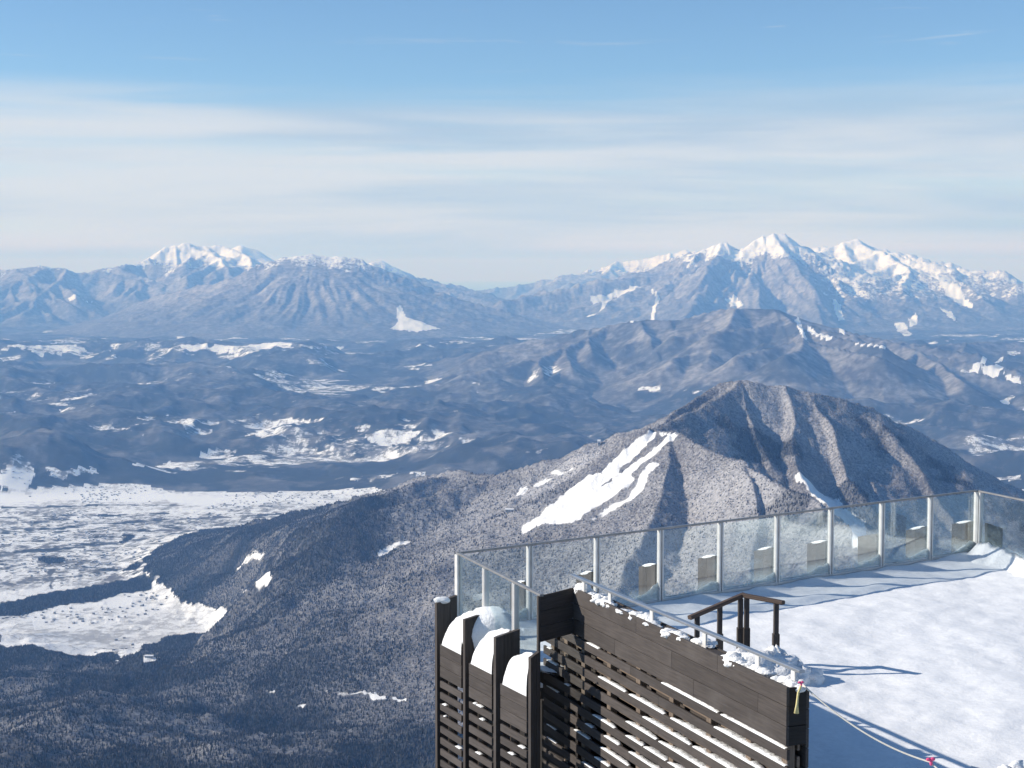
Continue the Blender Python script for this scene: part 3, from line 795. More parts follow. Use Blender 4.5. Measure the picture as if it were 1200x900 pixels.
# ------------------------------------------------------------------ materials of the terrace
def wood_mat(name, c1, c2, c3, rnd=0.22):
    m, t, out = material(name)
    tc = t.n('ShaderNodeTexCoord'); oi = t.n('ShaderNodeObjectInfo')
    off = t.n('ShaderNodeVectorMath', operation='ADD'); t.t.links.new(tc.outputs['Object'], off.inputs[0])
    cmb = t.n('ShaderNodeCombineXYZ', {'X': t.math('MULTIPLY', oi.outputs['Random'], 37.0), 'Y': t.math('MULTIPLY', oi.outputs['Random'], 11.0), 'Z': 0.0})
    t.t.links.new(cmb.outputs[0], off.inputs[1])
    v = off.outputs[0]
    g = t.noise(t.mapping(v, (1.2, 22, 22)), 2.4, 6, 0.65, 0.5)
    w = t.noise(v, 1.3, 4, 0.6)
    c = t.mix(t.ramp(g, 0.32, 0.68), c1, c2)
    c = t.mix(t.math('MULTIPLY', t.ramp(w, 0.5, 0.78), 0.6), c, c3)
    k = t.ramp(oi.outputs['Random'], 0, 1, 'LINEAR', 1 - rnd, 1 + rnd)
    c = t.n('ShaderNodeHueSaturation', {'Color': c, 'Value': k}).outputs[0]
    bp = t.n('ShaderNodeBump', {'Strength': 0.35, 'Distance': 0.004, 'Height': g})
    b = t.n('ShaderNodeBsdfPrincipled', {'Base Color': c, 'Roughness': 0.72, 'Specular IOR Level': 0.25, 'Normal': bp.outputs[0]})
    t.set(out, 'Surface', b.outputs[0])
    return m
wood = wood_mat('dark_stained_timber', (0.052, 0.044, 0.040), (0.082, 0.069, 0.062), (0.112, 0.098, 0.090), 0.16)
wood_raw = wood_mat('weathered_timber', (0.13, 0.095, 0.07), (0.22, 0.17, 0.13), (0.09, 0.07, 0.06))
steel = simple_mat('pale_steel', (0.60, 0.58, 0.55), (0.68, 0.66, 0.63), 6, 0.5, 0.05, spec=0.4)
rail_shaded = simple_mat('shaded_grey_rail', (0.24, 0.235, 0.23), (0.32, 0.31, 0.30), 6, 0.4, 0.3, spec=0.4)  # steel darkened to paint in the shade on the rail's viewer side
rail_metal = simple_mat('galvanised_rail', (0.40, 0.42, 0.44), (0.50, 0.51, 0.53), 5, 0.35, 0.75, spec=0.5)
shade_mat = wood_mat('shade_dark_timber', (0.020, 0.018, 0.017), (0.032, 0.028, 0.026), (0.03, 0.027, 0.025))  # near-black timber with shade put into its colour
rope_mat = simple_mat('white_rope', (0.62, 0.58, 0.50), (0.74, 0.70, 0.62), 60, 0.9)
pink_mat = simple_mat('pink_ribbon', (0.75, 0.08, 0.22), (0.85, 0.13, 0.28), 20, 0.6)
tassel_mat = simple_mat('yellow_cord', (0.62, 0.52, 0.22), (0.72, 0.63, 0.34), 50, 0.9)

def snow_material(name, bump_d, coarse=1.0):
    m, t, out = material(name)
    geo = t.n('ShaderNodeNewGeometry'); p = geo.outputs['Position']
    a = t.noise(p, 2.2 * coarse, 4, 0.6); b_ = t.noise(p, 14 * coarse, 4, 0.65); c_ = t.noise(p, 70, 2, 0.5)
    h = t.math('ADD', t.math('MULTIPLY', a, 1.0), t.math('ADD', t.math('MULTIPLY', b_, 0.42), t.math('MULTIPLY', c_, 0.07)))
    bp = t.n('ShaderNodeBump', {'Strength': 1.0, 'Distance': bump_d, 'Height': h})
    cc = t.mix(t.ramp(b_, 0.35, 0.65), (0.82, 0.815, 0.805), (0.88, 0.875, 0.865))
    b = t.n('ShaderNodeBsdfPrincipled', {'Base Color': cc, 'Roughness': 0.65, 'Specular IOR Level': 0.2, 'Normal': bp.outputs[0]})
    t.set(out, 'Surface', b.outputs[0])
    return m
snow_deck = snow_material('trodden_snow', 0.015)
snow_soft = snow_material('soft_snow', 0.030, 2.2)

def glass_material():
    m, t, out = material('frosted_glass')
    tc = t.n('ShaderNodeTexCoord'); g = tc.outputs['Generated']; geo = t.n('ShaderNodeNewGeometry')
    p = geo.outputs['Position']
    sep = t.n('ShaderNodeSeparateXYZ'); t.t.links.new(g, sep.inputs[0])
    zb = sep.outputs['Z']; xb = sep.outputs['X']
    n1 = t.noise(t.mapping(p, (1, 1, 1.8)), 2.2, 6, 0.68, 0.6); n2 = t.noise(p, 26, 3, 0.6)
    edge = t.math('MAXIMUM', t.ramp(zb, 0.22, 0.0), t.math('MULTIPLY', t.ramp(xb, 0.16, 0.0), t.ramp(zb, 0.55, 0.05)))
    f = t.math('ADD', t.math('MULTIPLY', t.ramp(n1, 0.48, 0.80), 0.13), t.math('MULTIPLY', t.ramp(n2, 0.5, 0.8), 0.05))
    f = t.math('ADD', t.math('MULTIPLY', f, t.ramp(zb, 1.0, 0.5, a=.45, b=1.0)), t.math('MULTIPLY', edge, t.ramp(n1, 0.25, 0.6, a=.08, b=.42)), clamp=True)
    f = t.math('ADD', f, 0.008)
    tr = t.n('ShaderNodeBsdfTransparent', {'Color': (0.955, 0.982, 0.984, 1)})
    gl = t.n('ShaderNodeBsdfGlossy', {'Color': (0.9, 0.95, 0.95, 1), 'Roughness': 0.04})
    fr = t.n('ShaderNodeFresnel', {'IOR': 1.45})
    m1 = t.n('ShaderNodeMixShader', {0: t.math('MULTIPLY', fr.outputs[0], 0.35), 1: tr.outputs[0], 2: gl.outputs[0]})
    df = t.n('ShaderNodeBsdfDiffuse', {'Color': (0.70, 0.78, 0.80, 1)}); tl = t.n('ShaderNodeBsdfTranslucent', {'Color': (0.66, 0.76, 0.78, 1)})
    m2 = t.n('ShaderNodeMixShader', {0: 0.5, 1: df.outputs[0], 2: tl.outputs[0]})
    m3 = t.n('ShaderNodeMixShader', {0: f, 1: m1.outputs[0], 2: m2.outputs[0]})
    t.set(out, 'Surface', m3.outputs[0])
    return m
glass = glass_material()

# ------------------------------------------------------------------ terrace plan, set out on its level
RAIL_Z, WALL_Z = 1.15, 1.17
A = at_z(537, 647, RAIL_Z)[:2]; B = at_z(1145, 574, RAIL_Z)[:2]; C = at_z(634, 696, RAIL_Z)[:2]
Kp = at_z(671, 688, WALL_Z)[:2]; Ep = at_z(922, 805, WALL_Z)[:2]
unit = lambda v: v / np.linalg.norm(v)
u = unit(B - A); w = unit(Ep - Kp); n_out = np.array([w[1], -w[0]])      # n_out points away from the terrace
if n_out[0] > 0: n_out = -n_out
LW = np.linalg.norm(Ep - Kp)
D = B + w * 9.0

def on_line(P, dirv, px, z):                # the point of a plan line that projects to column px
    cp, sp = math.cos(PITCH), math.sin(PITCH); k = (px - CX) / FPX
    # X = k * depth, depth = Y*cp + (EYE - z)*sp
    s = (k * (P[1] * cp + (EYE - z) * sp) - P[0]) / (dirv[0] - k * dirv[1] * cp)
    return P + s * dirv

def z_at(px, py, xy):                       # height of the ray above plan point xy
    r = ray(px, py); return EYE + r[2] / r[1] * xy[1]

p3 = lambda xy, z: np.array([xy[0], xy[1], z])

# terrace floor and storey below
def prism(name, ring, z0, z1, mat, kind='structure'):
    n = len(ring); vs = [p3(q, z0) for q in ring] + [p3(q, z1) for q in ring]
    fs = [tuple(range(n - 1, -1, -1)), tuple(range(n, 2*n))] + [(i, (i+1) % n, n + (i+1) % n, n + i) for i in range(n)]
    o = poly_obj(name, vs, fs, mat); o['kind'] = kind; return o
far_w = Ep + w * 3.0
inset = -n_out
ring = [A + u*.35 + w*.3, C + u*.55, Kp - n_out*.75, far_w - n_out*.75, far_w + u*11, B - u*.3 + w*.3]
prism('terrace_floor', ring, -9.0, -0.09, shade_mat)  # block coloured near-black to stand for the shade behind the slats

def snow_sheet():
    ns, nt = 150, 210
    left = [A + u*.02 + w*.05, C - w*.75 + u*.06, C - w*.35 + u*.75, Kp - n_out*.30, far_w - n_out*.30]
    cum = np.concatenate([[0], np.cumsum([np.linalg.norm(left[i+1]-left[i]) for i in range(4)])])
    vs = []
    rgt0 = B - u*.03 + w*.05
    for i in range(nt):
        s = cum[-1] * i / (nt - 1); k = min(np.searchsorted(cum, s, 'right') - 1, 3); f = (s - cum[k]) / (cum[k+1] - cum[k])
        a = left[k] + (left[k+1] - left[k]) * f
        b = rgt0 + w * (cum[-1] * i / (nt - 1))
        for j in range(ns):
            vs.append(a + (b - a) * (j / (ns - 1)))
    vs = np.array(vs)
    x, y = vs[:, 0], vs[:, 1]
    z = 0.035 * fbm(x, y, 1.7, 3, seed=61) + 0.012 * fbm(x, y, .35, 3, seed=62)
    dA = (x - A[0]) * -u[1] * -1 + (y - A[1]) * -u[0]                       # distance inside the far railing
    dA = np.abs((x - A[0]) * u[1] - (y - A[1]) * u[0])
    z += 0.06 * np.exp(-(dA / .22) ** 2) * (1 + .7 * fbm(x, y, .8, 2, seed=63)) + 0.05 * np.exp(-((dA - .95) / .16) ** 2) * sstep(-.2, .3, fbm(x, y, 2.2, 2, seed=64))
    fs = [(i*ns + j, (i+1)*ns + j, (i+1)*ns + j + 1, i*ns + j + 1) for i in range(nt - 1) for j in range(ns - 1)]
    o = poly_obj('terrace_snow', np.column_stack([vs, z]), fs, snow_deck, smooth=True); o['kind'] = 'structure'
snow_sheet()

# ------------------------------------------------------------------ glass railings
def railing(P, Q, fr, label, first=True, last=True):
    P, Q = np.asarray(P), np.asarray(Q); L = np.linalg.norm(Q - P); dv = (Q - P) / L; nv = np.array([-dv[1], dv[0]])
    e = empty('glass_railing', p3((P + Q) / 2, 0), label, 'railing', 'glass railings round the terrace')
    beam('top_rail', p3(P - dv*.02, RAIL_Z - .014), p3(Q + dv*.02, RAIL_Z - .014), .05, .028, rail_shaded, e)
    beam('bottom_rail', p3(P, .05), p3(Q, .05), .05, .05, steel, e)
    pos = [P + dv * L * f for f in fr]
    for i, q in enumerate(pos):
        if (i == 0 and not first) or (i == len(pos) - 1 and not last): continue
        for sgn in (-1, 1):                                             # each post is a pair of flat bars
            beam('post', p3(q + dv*.026*sgn, -.12), p3(q + dv*.026*sgn, RAIL_Z - .030), .026, .07, steel, e, up=(nv[0], nv[1], 0))
    for i in range(len(pos) - 1):
        a, b = pos[i] + dv*.052, pos[i+1] - dv*.052
        m = (a + b) / 2; hl = np.linalg.norm(b - a) / 2
        vs = []
        for z in (.10, RAIL_Z - .05):
            for sx, sy in ((-1,-1),(1,-1),(1,1),(-1,1)): vs.append(p3(dv*hl*sx + nv*.006*sy, z))
        o = poly_obj('glass_pane', vs, [(3,2,1,0),(4,5,6,7),(0,1,5,4),(1,2,6,5),(2,3,7,6),(3,0,4,7)], glass)
        o.location = (m[0], m[1], 0); put(o, e)
    return pos
postsAB = railing(A, B, [i / 9 for i in range(10)], 'long frosted glass railing with nine panes along the far side of the terrace')
postsAC = railing(A, C, [0, .36, .72, 1.0], 'short glass railing above the dark upright timber fins', first=False, last=False)
postsBD = railing(B + w*.09, D, [i / 6 for i in range(7)], 'glass railing with bright lit top bar running on from the far corner')

# ------------------------------------------------------------------ finned timber screens outside the railings
def fin(e, inner, outer, zi, zo, zb, nplank=3, thick=.05):
    f = empty('fin', p3((inner + outer)/2, zb)); f.parent = e; f.location = f.location - e.location
    dv = outer - inner; L = np.linalg.norm(dv); dv = dv / L; nv = np.array([-dv[1], dv[0]])
    edges = np.linspace(0, L, nplank + 1)
    for k in range(nplank):
        a, b = edges[k] + .002, edges[k+1] - .002
        za, zc = zi + (zo - zi) * a / L, zi + (zo - zi) * b / L
        vs = []
        for zz in ((zb, zb), (za, zc)):
            for s, z in ((a, zz[0]), (b, zz[1])):
                for sd in (-1, 1): vs.append(p3(dv*(s - L/2) + nv*thick/2*sd*(1 - .06*(k % 2)), z - zb))
        # local X should follow the grain (upright): keep the board upright but turn its axes
        o = poly_obj('plank', [(v[2], v[0], v[1]) for v in vs], [(0,1,3,2),(4,6,7,5),(0,4,5,1),(2,3,7,6),(0,2,6,4),(1,5,7,3)], wood)
        o.rotation_euler = __import__('mathutils').Matrix(((0,1,0),(0,0,1),(1,0,0))).to_euler()
        o.parent = f
    return f

screen = empty('finned_screen', p3(C + n_out*.4, -3.2), 'dark brown timber screen with tall upright fins and slats below the short glass railing', 'screen', 'timber screens outside the railings')
fin_out = []
for (pi, po) in (((535, 697), (510.5, 707)), ((571, 717), (543.5, 726)), ((608, 737), (579.5, 747)), ((634, 763), (620.5, 771))):
    inn = on_line(A - u*.03, unit(C - A), pi[0], .57); 
    if pi[0] == 634: inn = on_line(A - u*.03, unit(C - A), 631, .57)
    out_ = on_line(inn, -u, po[0], .5)
    if pi[0] == 634: out_ = at_z(620, 817, .03)[:2] + w*.01; inn = out_ + u*.13
    zi, zo = z_at(pi[0], pi[1], inn), z_at(po[0], po[1], out_)
    fin(screen, inn, out_, zi, zo, -3.2)
    fin_out.append((inn, out_, zi, zo))
panel_lines = []
for (l, r_) in (((517.5, 755), (543, 768)), ((551.5, 777), (579, 791)), ((588.5, 801), (620, 817))):
    zt = 0.03
    a, b = at_z(*l, zt)[:2], at_z(*r_, zt)[:2]
    dv = unit(b - a); a2, b2 = a - dv*.02, b - dv*.035
    nv = np.array([dv[1], -dv[0]]);  nv = nv if nv[0] < 0 else -nv
    panel_lines.append((a2, b2, nv))
    z = zt
    for k in range(3):
        beam('plank', p3(a2, z - .0725), p3(b2, z - .0725), .030 - .003*(k % 2), .141, wood, screen); z -= .147
    z -= .05
    for k in range(18):
        beam('slat', p3(a2, z - .045), p3(b2, z - .045), .03, .088, wood, screen); z -= .152
    m_ = a2 + (b2 - a2)*.3 - nv*.055
    beam('post', p3(m_, -3.2), p3(m_, zt - .05), .07, .07, wood_raw, screen, up=(1, 0, 0))

screen2 = empty('finned_screen', p3((A + B)/2 - w*.4, -3.2), 'timber screen with greying fins seen through the long frosted glass railing', 'screen', 'timber screens outside the railings')
snow_caps = []
for i in range(1, 10):
    q = postsAB[i] - w*.06 - u*.04
    o_ = q - w*.55
    fin(screen2, q, o_, .60 + .01*(i % 3), .47, -1.2, 4)
    snow_caps.append((q, o_, .60 + .01*(i % 3), .47))
for k in range(5):
    z = -.1 - k*.16
    beam('slat', p3(A - w*.58, z), p3(B - w*.58, z), .03, .12, wood, screen2)
screen3 = empty('finned_screen', p3(B + u*.4 + w*3, -3.2), 'timber screen with a black weathered fin outside the far corner railing', 'screen', 'timber screens outside the railings')
for i in range(0, 5):
    q = postsBD[i] + w*.12 + u*.05
    fin(screen3, q, q + u*.42, .60, .47, -1.2, 3)
for k in range(5):
    z = -.1 - k*.16
    beam('slat', p3(B + u*.45, z), p3(D + u*.45, z), .03, .12, wood, screen3)

# ------------------------------------------------------------------ the slatted parapet wall
wall = empty('slatted_parapet', p3((Kp + Ep)/2, -3.2), 'long dark brown slatted timber parapet wall with snow on its ledges', 'wall')
def wp(s, o_, z): return p3(Kp + w*s + n_out*o_, z)
T = .21; S0 = -.92
row = [(.985, 1.165), (.80, .98), (.615, .795)]
joint = [[0, 1.75, 3.6, LW], [0, 2.6, 4.4, LW], [0, 1.2, 3.1, LW]]
for (z0, z1), js in zip(row, joint):
    for a, b in zip(js[:-1], js[1:]):
        beam('plank', wp(a + .002, -.015 - .001*random.Random(a).random(), (z0+z1)/2), wp(b - .002, -.015, (z0+z1)/2), .03, z1 - z0, wood, wall)
# the short return at the far end, three boards
ret = on_line(Kp, -u, 632, 1.15); zr = z_at(632, 698, ret)
for (z0, z1) in row:
    beam('plank', p3(Kp - u*.002 + w*.012, (z0+z1)/2), p3(ret + w*.012, (z0+z1)/2 + zr - 1.168), .03, z1 - z0, wood, wall)
beam('trim', p3(ret + w*.013 - u*.016, .60 + zr - 1.168), p3(ret + w*.013 - u*.016, 1.168 + zr - 1.168), .03, .05, wood, wall, up=(w[0], w[1], 0))
beam('trim', p3(ret + w*.013 - u*.016, -3.2), p3(ret + w*.013 - u*.016, .595 + zr - 1.168), .03, .05, wood, wall, up=(w[0], w[1], 0))
# near end boards and the inner lining towards the terrace
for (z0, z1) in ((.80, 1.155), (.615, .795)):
    beam('plank', wp(LW - .016, -.031, (z0+z1)/2), wp(LW - .016, -T + .0, (z0+z1)/2), .03, z1 - z0, shade_mat, wall)  # end boards take the darker timber: painted shade on the sunless face
for k in range(6):
    z1 = 1.125 - k*.185
    beam('plank', wp(.02, -T - .016, z1 - .09), wp(LW - .002, -T - .016, z1 - .09), .03, .18, wood, wall)
for k in range(5):
    z1 = .60 - k*.185
    beam('plank', wp(S0 - .05, -T - .016, z1 - .09), wp(.015, -T - .016, z1 - .09), .03, .18, wood, wall)
beam('cap', wp(.02, -T/2 - .012, 1.105), wp(LW - .034, -T/2 - .012, 1.105), T - .05, .03, wood, wall)
S0 = -.92
post_s = [-.72, -.30, .22, .95, 1.72, 2.52, 3.35, 4.15, LW - .10]
for s in post_s:
    beam('post', wp(s, -.085, -3.2), wp(s, -.085, .61), .085, .10, wood_raw, wall, up=(w[0], w[1], 0))
slat_rows = []
for k in range(20):
    zt = .585 - k*.163
    slat_rows.append(zt)
    for a, b in ((S0, 2.30), (2.304, LW + .01)) if k % 2 else ((S0, 1.60), (1.604, LW + .01)):
        beam('slat', wp(a, -.018, zt - .05), wp(b, -.018, zt - .05), .03, .10, wood, wall)
    beam('ledge', wp(S0, -.085 - .045, zt - .075), wp(LW - .02, -.085 - .045, zt - .075), .13, .022, wood_raw, wall) if False else None
    beam('back_slat', wp(S0, -.152, zt + .02), wp(LW - .03, -.152, zt + .02), .026, .105, wood_raw, wall)
# ------------------------------------------------------------------ snow lying on things
def lump(name, c, r, seed, label=None, cat=None, sub=3, amp=.25, group=None, flat=None):
    bm = bmesh.new(); bmesh.ops.create_icosphere(bm, subdivisions=sub, radius=1.0)
    co = np.array([v.co[:] for v in bm.verts])
    n = fbm(co[:, 0]*1.0 + seed*3.1, co[:, 1] + co[:, 2]*1.3 + seed, .9, 4, seed=seed)
    co = co * (1 + amp*n)[:, None]
    for v, q in zip(bm.verts, co):
        q = q * np.array(r)
        if flat is not None: q[2] = max(q[2], flat)
        v.co = q
    me = bpy.data.meshes.new(name); bm.to_mesh(me); bm.free()
    me.polygons.foreach_set('use_smooth', [True]*len(me.polygons)); me.materials.append(snow_soft)
    o = bpy.data.objects.new(name, me); col.objects.link(o); o.location = tuple(map(float, c))
    if label: tag(o, label, cat, group)
    return o

ORD = ['first', 'second', 'third', 'fourth', 'fifth', 'sixth', 'seventh', 'eighth', 'ninth', 'tenth', 'eleventh', 'twelfth']
names_m = ['snow heap wedged between the first and second upright fins', 'snow heap wedged between the second and third upright fins', 'snow heap wedged between the third and fourth upright fins']
for i, (a2, b2, nv) in enumerate(panel_lines):
    inn, out_, zi, zo = fin_out[i + 1]
    Na, Nb = 30, 24; vs = []
    dv = b2 - a2; dep = np.linalg.norm(inn - out_) * .9
    for ia in range(Na):
        fa = ia / (Na - 1)
        top = .03 + (zo - .06) * math.sqrt(max(0, 1 - (1 - fa) ** 2.3))
        for ib in range(Nb):
            g = math.pi * .5 * ib / (Nb - 1)
            q = a2 + dv * (.07 + .91*fa) + u * (-.012 + dep * (1 - math.cos(g)) * (.45 + .55*fa))
            nz = .035 * float(fbm(np.array([q[0]]), np.array([q[1] + ib*.03]), .16, 3, seed=80 + i)[0]) * math.sin(g)
            vs.append(p3(q, .028 + top * math.sin(g) ** .8 + nz))
    vs = np.array(vs)
    # close it down behind and below
    nb = len(vs)
    back = [p3(v[:2] + u*.03, -.06) for v in vs.reshape(Na, Nb, 3)[:, -1]]
    vs = np.vstack([vs, back])
    fs = [(p*Nb + q, p*Nb + q + 1, (p+1)*Nb + q + 1, (p+1)*Nb + q) for p in range(Na - 1) for q in range(Nb - 1)]
    fs += [(p*Nb + Nb - 1, nb + p, nb + p + 1, (p+1)*Nb + Nb - 1) for p in range(Na - 1)]
    c = vs.mean(0)
    o = poly_obj('snow_heap', vs - c, fs, snow_soft, smooth=True); o.location = c
    tag(o, names_m[i], 'snow', 'snow heaps on the timber screen')
inn, out_, zi, zo = fin_out[1]
cdome = (inn*.8 + out_*.2) + u*.12
lump('snow_heap', p3(cdome, .30), (.38, .24, .34), 3.3, 'rounded snow dome on the second fin against the short glass railing', 'snow', amp=.10, group='snow heaps on the timber screen', flat=-.5)
inn, out_, zi, zo = fin_out[0]
lump('snow_tuft', p3(inn*.3 + out_*.7, zo + .03), (.11, .05, .05), 5.1, 'small snow tuft on the outermost fin of the timber screen', 'snow', amp=.12, group='snow caps on the fins')
for i, (q, o_, zi, zo) in enumerate(snow_caps):
    if i % 4 == 2 and i > 4: continue
    L_ = unit(o_ - q)
    o = lump('snow_tuft', p3(q*.55 + o_*.45, (zi + zo)/2 + .006), (.24, .034, .028), 7.0 + i, f'thin snow on the {ORD[i]} fin outside the long railing, counted from the short railing', 'snow', sub=2, amp=.15, group='snow on the far fins')
    o.rotation_euler = (0, math.atan2(zi - zo, .55)*1.0, math.atan2(L_[1], L_[0]))

def drift(name, P, Q, side, width, hfun, label, kind='stuff', n=None, seed=0):
    L = np.linalg.norm(Q - P); dv = (Q - P)/L; n = n or int(L / .05); m = 9; vs = []
    for i in range(n):
        s = L * i / (n - 1)
        for j in range(m):
            f = j / (m - 1)
            wv = width * (1 + .35*float(fbm(np.array([s]), np.array([0.3]), .7, 2, seed=seed)[0]))
            z = hfun(s) * (1 - f)**1.5 * (1 + .25*float(fbm(np.array([s]), np.array([f]), .3, 3, seed=seed)[0])) - .03*f
            vs.append(p3(P + dv*s + side*(.012 + wv*f), z))
    for i in range(n): vs.append(p3(P + dv*(L*i/(n-1)) + side*.010, -.1))
    fs = [(i*m + j, (i+1)*m + j, (i+1)*m + j + 1, i*m + j + 1) for i in range(n - 1) for j in range(m - 1)]
    b = n*m
    fs += [(i*m, b + i, b + i + 1, (i+1)*m) for i in range(n - 1)]
    c = np.array([*P, 0.0])
    o = poly_obj(name, np.array(vs) - c, fs, snow_soft, smooth=True); o.location = c
    tag(o, label, 'snow', kind=kind)
bayL = np.linalg.norm(B - A) / 9
def wedge(s):
    f = (s / bayL) % 1.0; k = int(s / bayL)
    return .10 + (.10 + .15*random.Random(k + 4).random()) * sstep(.25, 1.0, f) * (1 if f < .97 else .8)
drift('snow_drift', A + u*.1, B - u*.05, -w, .34, wedge, 'wind packed snow drift along the outside of the long glass railing', seed=91)
drift('snow_drift', A + w*.05, C - w*.55, u, .45, lambda s: .16 + .12*math.sin(s*2.3)**2, 'snow drift along the inside of the short glass railing', seed=92)
drift('snow_drift', B + w*.1, D, -u, .7, lambda s: .18 + .10*math.sin(s*1.7 + 1)**2, 'snow drift at the foot of the railing past the far corner', seed=93)

def heap(name, c, parts, seed, label, amp):
    bm = bmesh.new()
    for i, (dx, dy, r) in enumerate(parts):
        vv = bmesh.ops.create_icosphere(bm, subdivisions=3, radius=1.0)['verts']
        co = np.array([v.co[:] for v in vv]); k = seed + i*1.7
        n = fbm(co[:, 0] + k*3.1, co[:, 1] + co[:, 2]*1.3 + k, .8, 4, .6, seed=k)
        for v, q, m_ in zip(vv, co, n): v.co = Vector((q*(1 + amp*m_)*np.array(r)) + np.array([dx, dy, 0]))
    me = bpy.data.meshes.new(name); bm.to_mesh(me); bm.free()
    me.polygons.foreach_set('use_smooth', [True]*len(me.polygons)); me.materials.append(snow_soft)
    o = bpy.data.objects.new(name, me); col.objects.link(o); o.location = tuple(map(float, c)); tag(o, label, 'snow')
    return o
# snow on the wall cap
rr = random.Random(12)
for i, (s, L_, h_, o_) in enumerate(((.12, .16, .10, -.10), (.42, .10, .05, -.12), (.66, .10, .08, -.11), (.85, .22, .06, -.05), (1.35, .10, .03, -.06), (1.75, .30, .07, -.10), (2.10, .12, .03, -.05),
                                     (2.55, .38, .06, -.06), (3.0, .20, .04, -.18), (3.75, .30, .07, -.10), (4.2, .45, .06, -.13), (4.72, .26, .08, -.12))):
    if s > LW - .05: continue
    Lc = min(L_, .32); parts = []
    for q_ in range(3 + int(Lc*14)):
        ds = rr.uniform(-1, 1)*Lc*.8; do = rr.uniform(-.035, .03); sz = rr.uniform(.45, 1.0)*(1 - .5*abs(ds)/Lc)
        v_ = w*ds + n_out*do
        parts.append((v_[0], v_[1], (.105*sz + .014, .085*sz + .012, max(h_*1.1*sz, .022))))
    o = heap('snow_clump', wp(min(s, LW - .2), o_, 1.14), parts, 20 + i*2.3, None, .38)
    tag(o, f'{ORD[i]} clump of snow along the parapet top, counted from its short return', 'snow', 'snow clumps on the parapet')

# snow along the slats: one ragged covering, too broken to count
def slat_snow():
    vs, fs = [], []
    g = random.Random(77)
    for k, zt in enumerate(slat_rows[:13]):
        s = S0 + .1
        while s < LW - .05:
            # fuller towards the near end and the upper rows
            full = min(1, max(0, (s + .1)/2.6)) * max(.3, 1 - k*.04)
            L_ = g.uniform(.10, .4) + full * g.uniform(.3, 2.2)
            if g.random() < .25 + .74*full:
                e = min(s + L_, LW - .03); n = max(4, int((e - s)/.035)); base = len(vs)
                wid = .05 + .075*full*g.uniform(.7, 1)
                for i in range(n):
                    f = i/(n-1); ss = s + (e - s)*f
                    tap = min(1, 5*f + .25, 5*(1-f) + .25)
                    hh = (.006 + .016*g.random()*(.4 + full)) * tap
                    for o_, z in ((-.003, -.004), (-.006, hh*.8), (-.03, hh), (-.03 - wid*tap*.5, hh*.9), (-.03 - wid*tap, -.03)):
                        vs.append(wp(ss, o_, zt + z))
                for i in range(n - 1):
                    for j in range(4):
                        a = base + i*5 + j; fs.append((a, a + 1, a + 6, a + 5))
            s += L_ + g.uniform(.02, .35)*(1.15 - full)
    for pi, (a2, b2, nv) in enumerate(panel_lines):
        for k in range(14):
            z = .03 - .147*3 - .05 - k*.152
            for _ in range(2 if k < 6 else 1):
                if g.random() < .42:
                    f0 = g.uniform(.05, .8); f1 = min(.97, f0 + g.uniform(.06, .28)); base = len(vs); n = 6
                    for i in range(n):
                        q = a2 + (b2 - a2)*(f0 + (f1 - f0)*i/(n-1)); tap = min(1, 3*i/(n-1) + .3, 3*(1 - i/(n-1)) + .3)
                        for o_, zz in ((.012, 0), (.010, .012*tap), (-.03, .018*tap), (-.07, -.02)): vs.append(p3(q + nv*o_, z + zz))
                    for i in range(n - 1):
                        for j in range(3):
                            a = base + i*4 + j; fs.append((a, a+1, a+5, a+4))
    o = poly_obj('slat_snow', vs, fs, snow_soft, smooth=True)
    tag(o, 'broken lines of snow lying on the timber slats', 'snow', kind='stuff')
slat_snow()

# snow pile thrown up round the stair posts, and the ragged bank at the terrace edge
pile = at_z(893, 796, 0.0)
rp = random.Random(31); hp = [(-.05, 0, (.40, .30, .38)), (.20, -.03, (.30, .26, .36)), (-.30, .05, (.32, .28, .32)), (.50, .0, (.26, .24, .15))]
for q_ in range(16):
    dx = rp.uniform(-.5, .6); r0_ = rp.uniform(.07, .15)
    hp.append((dx, rp.uniform(-.16, .12), (r0_, r0_*.9, (.47 - .55*abs(dx - .0))*rp.uniform(.75, 1.05))))
heap('snow_heap', pile, hp, 40, 'heap of shovelled snow round the wooden stair rail posts', .30)
bank = at_z(1185, 912, 0.0)
heap('snow_bank', bank, [(-.42 + i*.13, -.10 + .05*i + rr.uniform(-.05, .05), (.12 + rr.uniform(0, .06), .12, .06 + rr.uniform(0, .06))) for i in range(9)], 60, 'low ragged bank of broken snow on the open terrace', .5)

# ------------------------------------------------------------------ metal handrail on the parapet
hr0 = at_z(671, 673, 1.31)[:2]; hr1 = at_z(940, 785.5, 1.31)[:2]
hd = unit(hr1 - hr0); HL = np.linalg.norm(hr1 - hr0)
e = empty('metal_handrail', p3((hr0 + hr1)/2, 1.14), 'flat grey metal handrail on short brackets along the top of the slatted parapet', 'handrail')
beam('rail', p3(hr0, 1.297), p3(hr1, 1.297), .062, .030, rail_metal, e, bev=.008)

for px in (684, 715, 764, 826, 888, 930):
    q = on_line(hr0, hd, px, 1.2)
    beam('bracket', p3(q, 1.121), p3(q, 1.281), .07, .022, steel, e, up=(-hd[1], hd[0], 0))

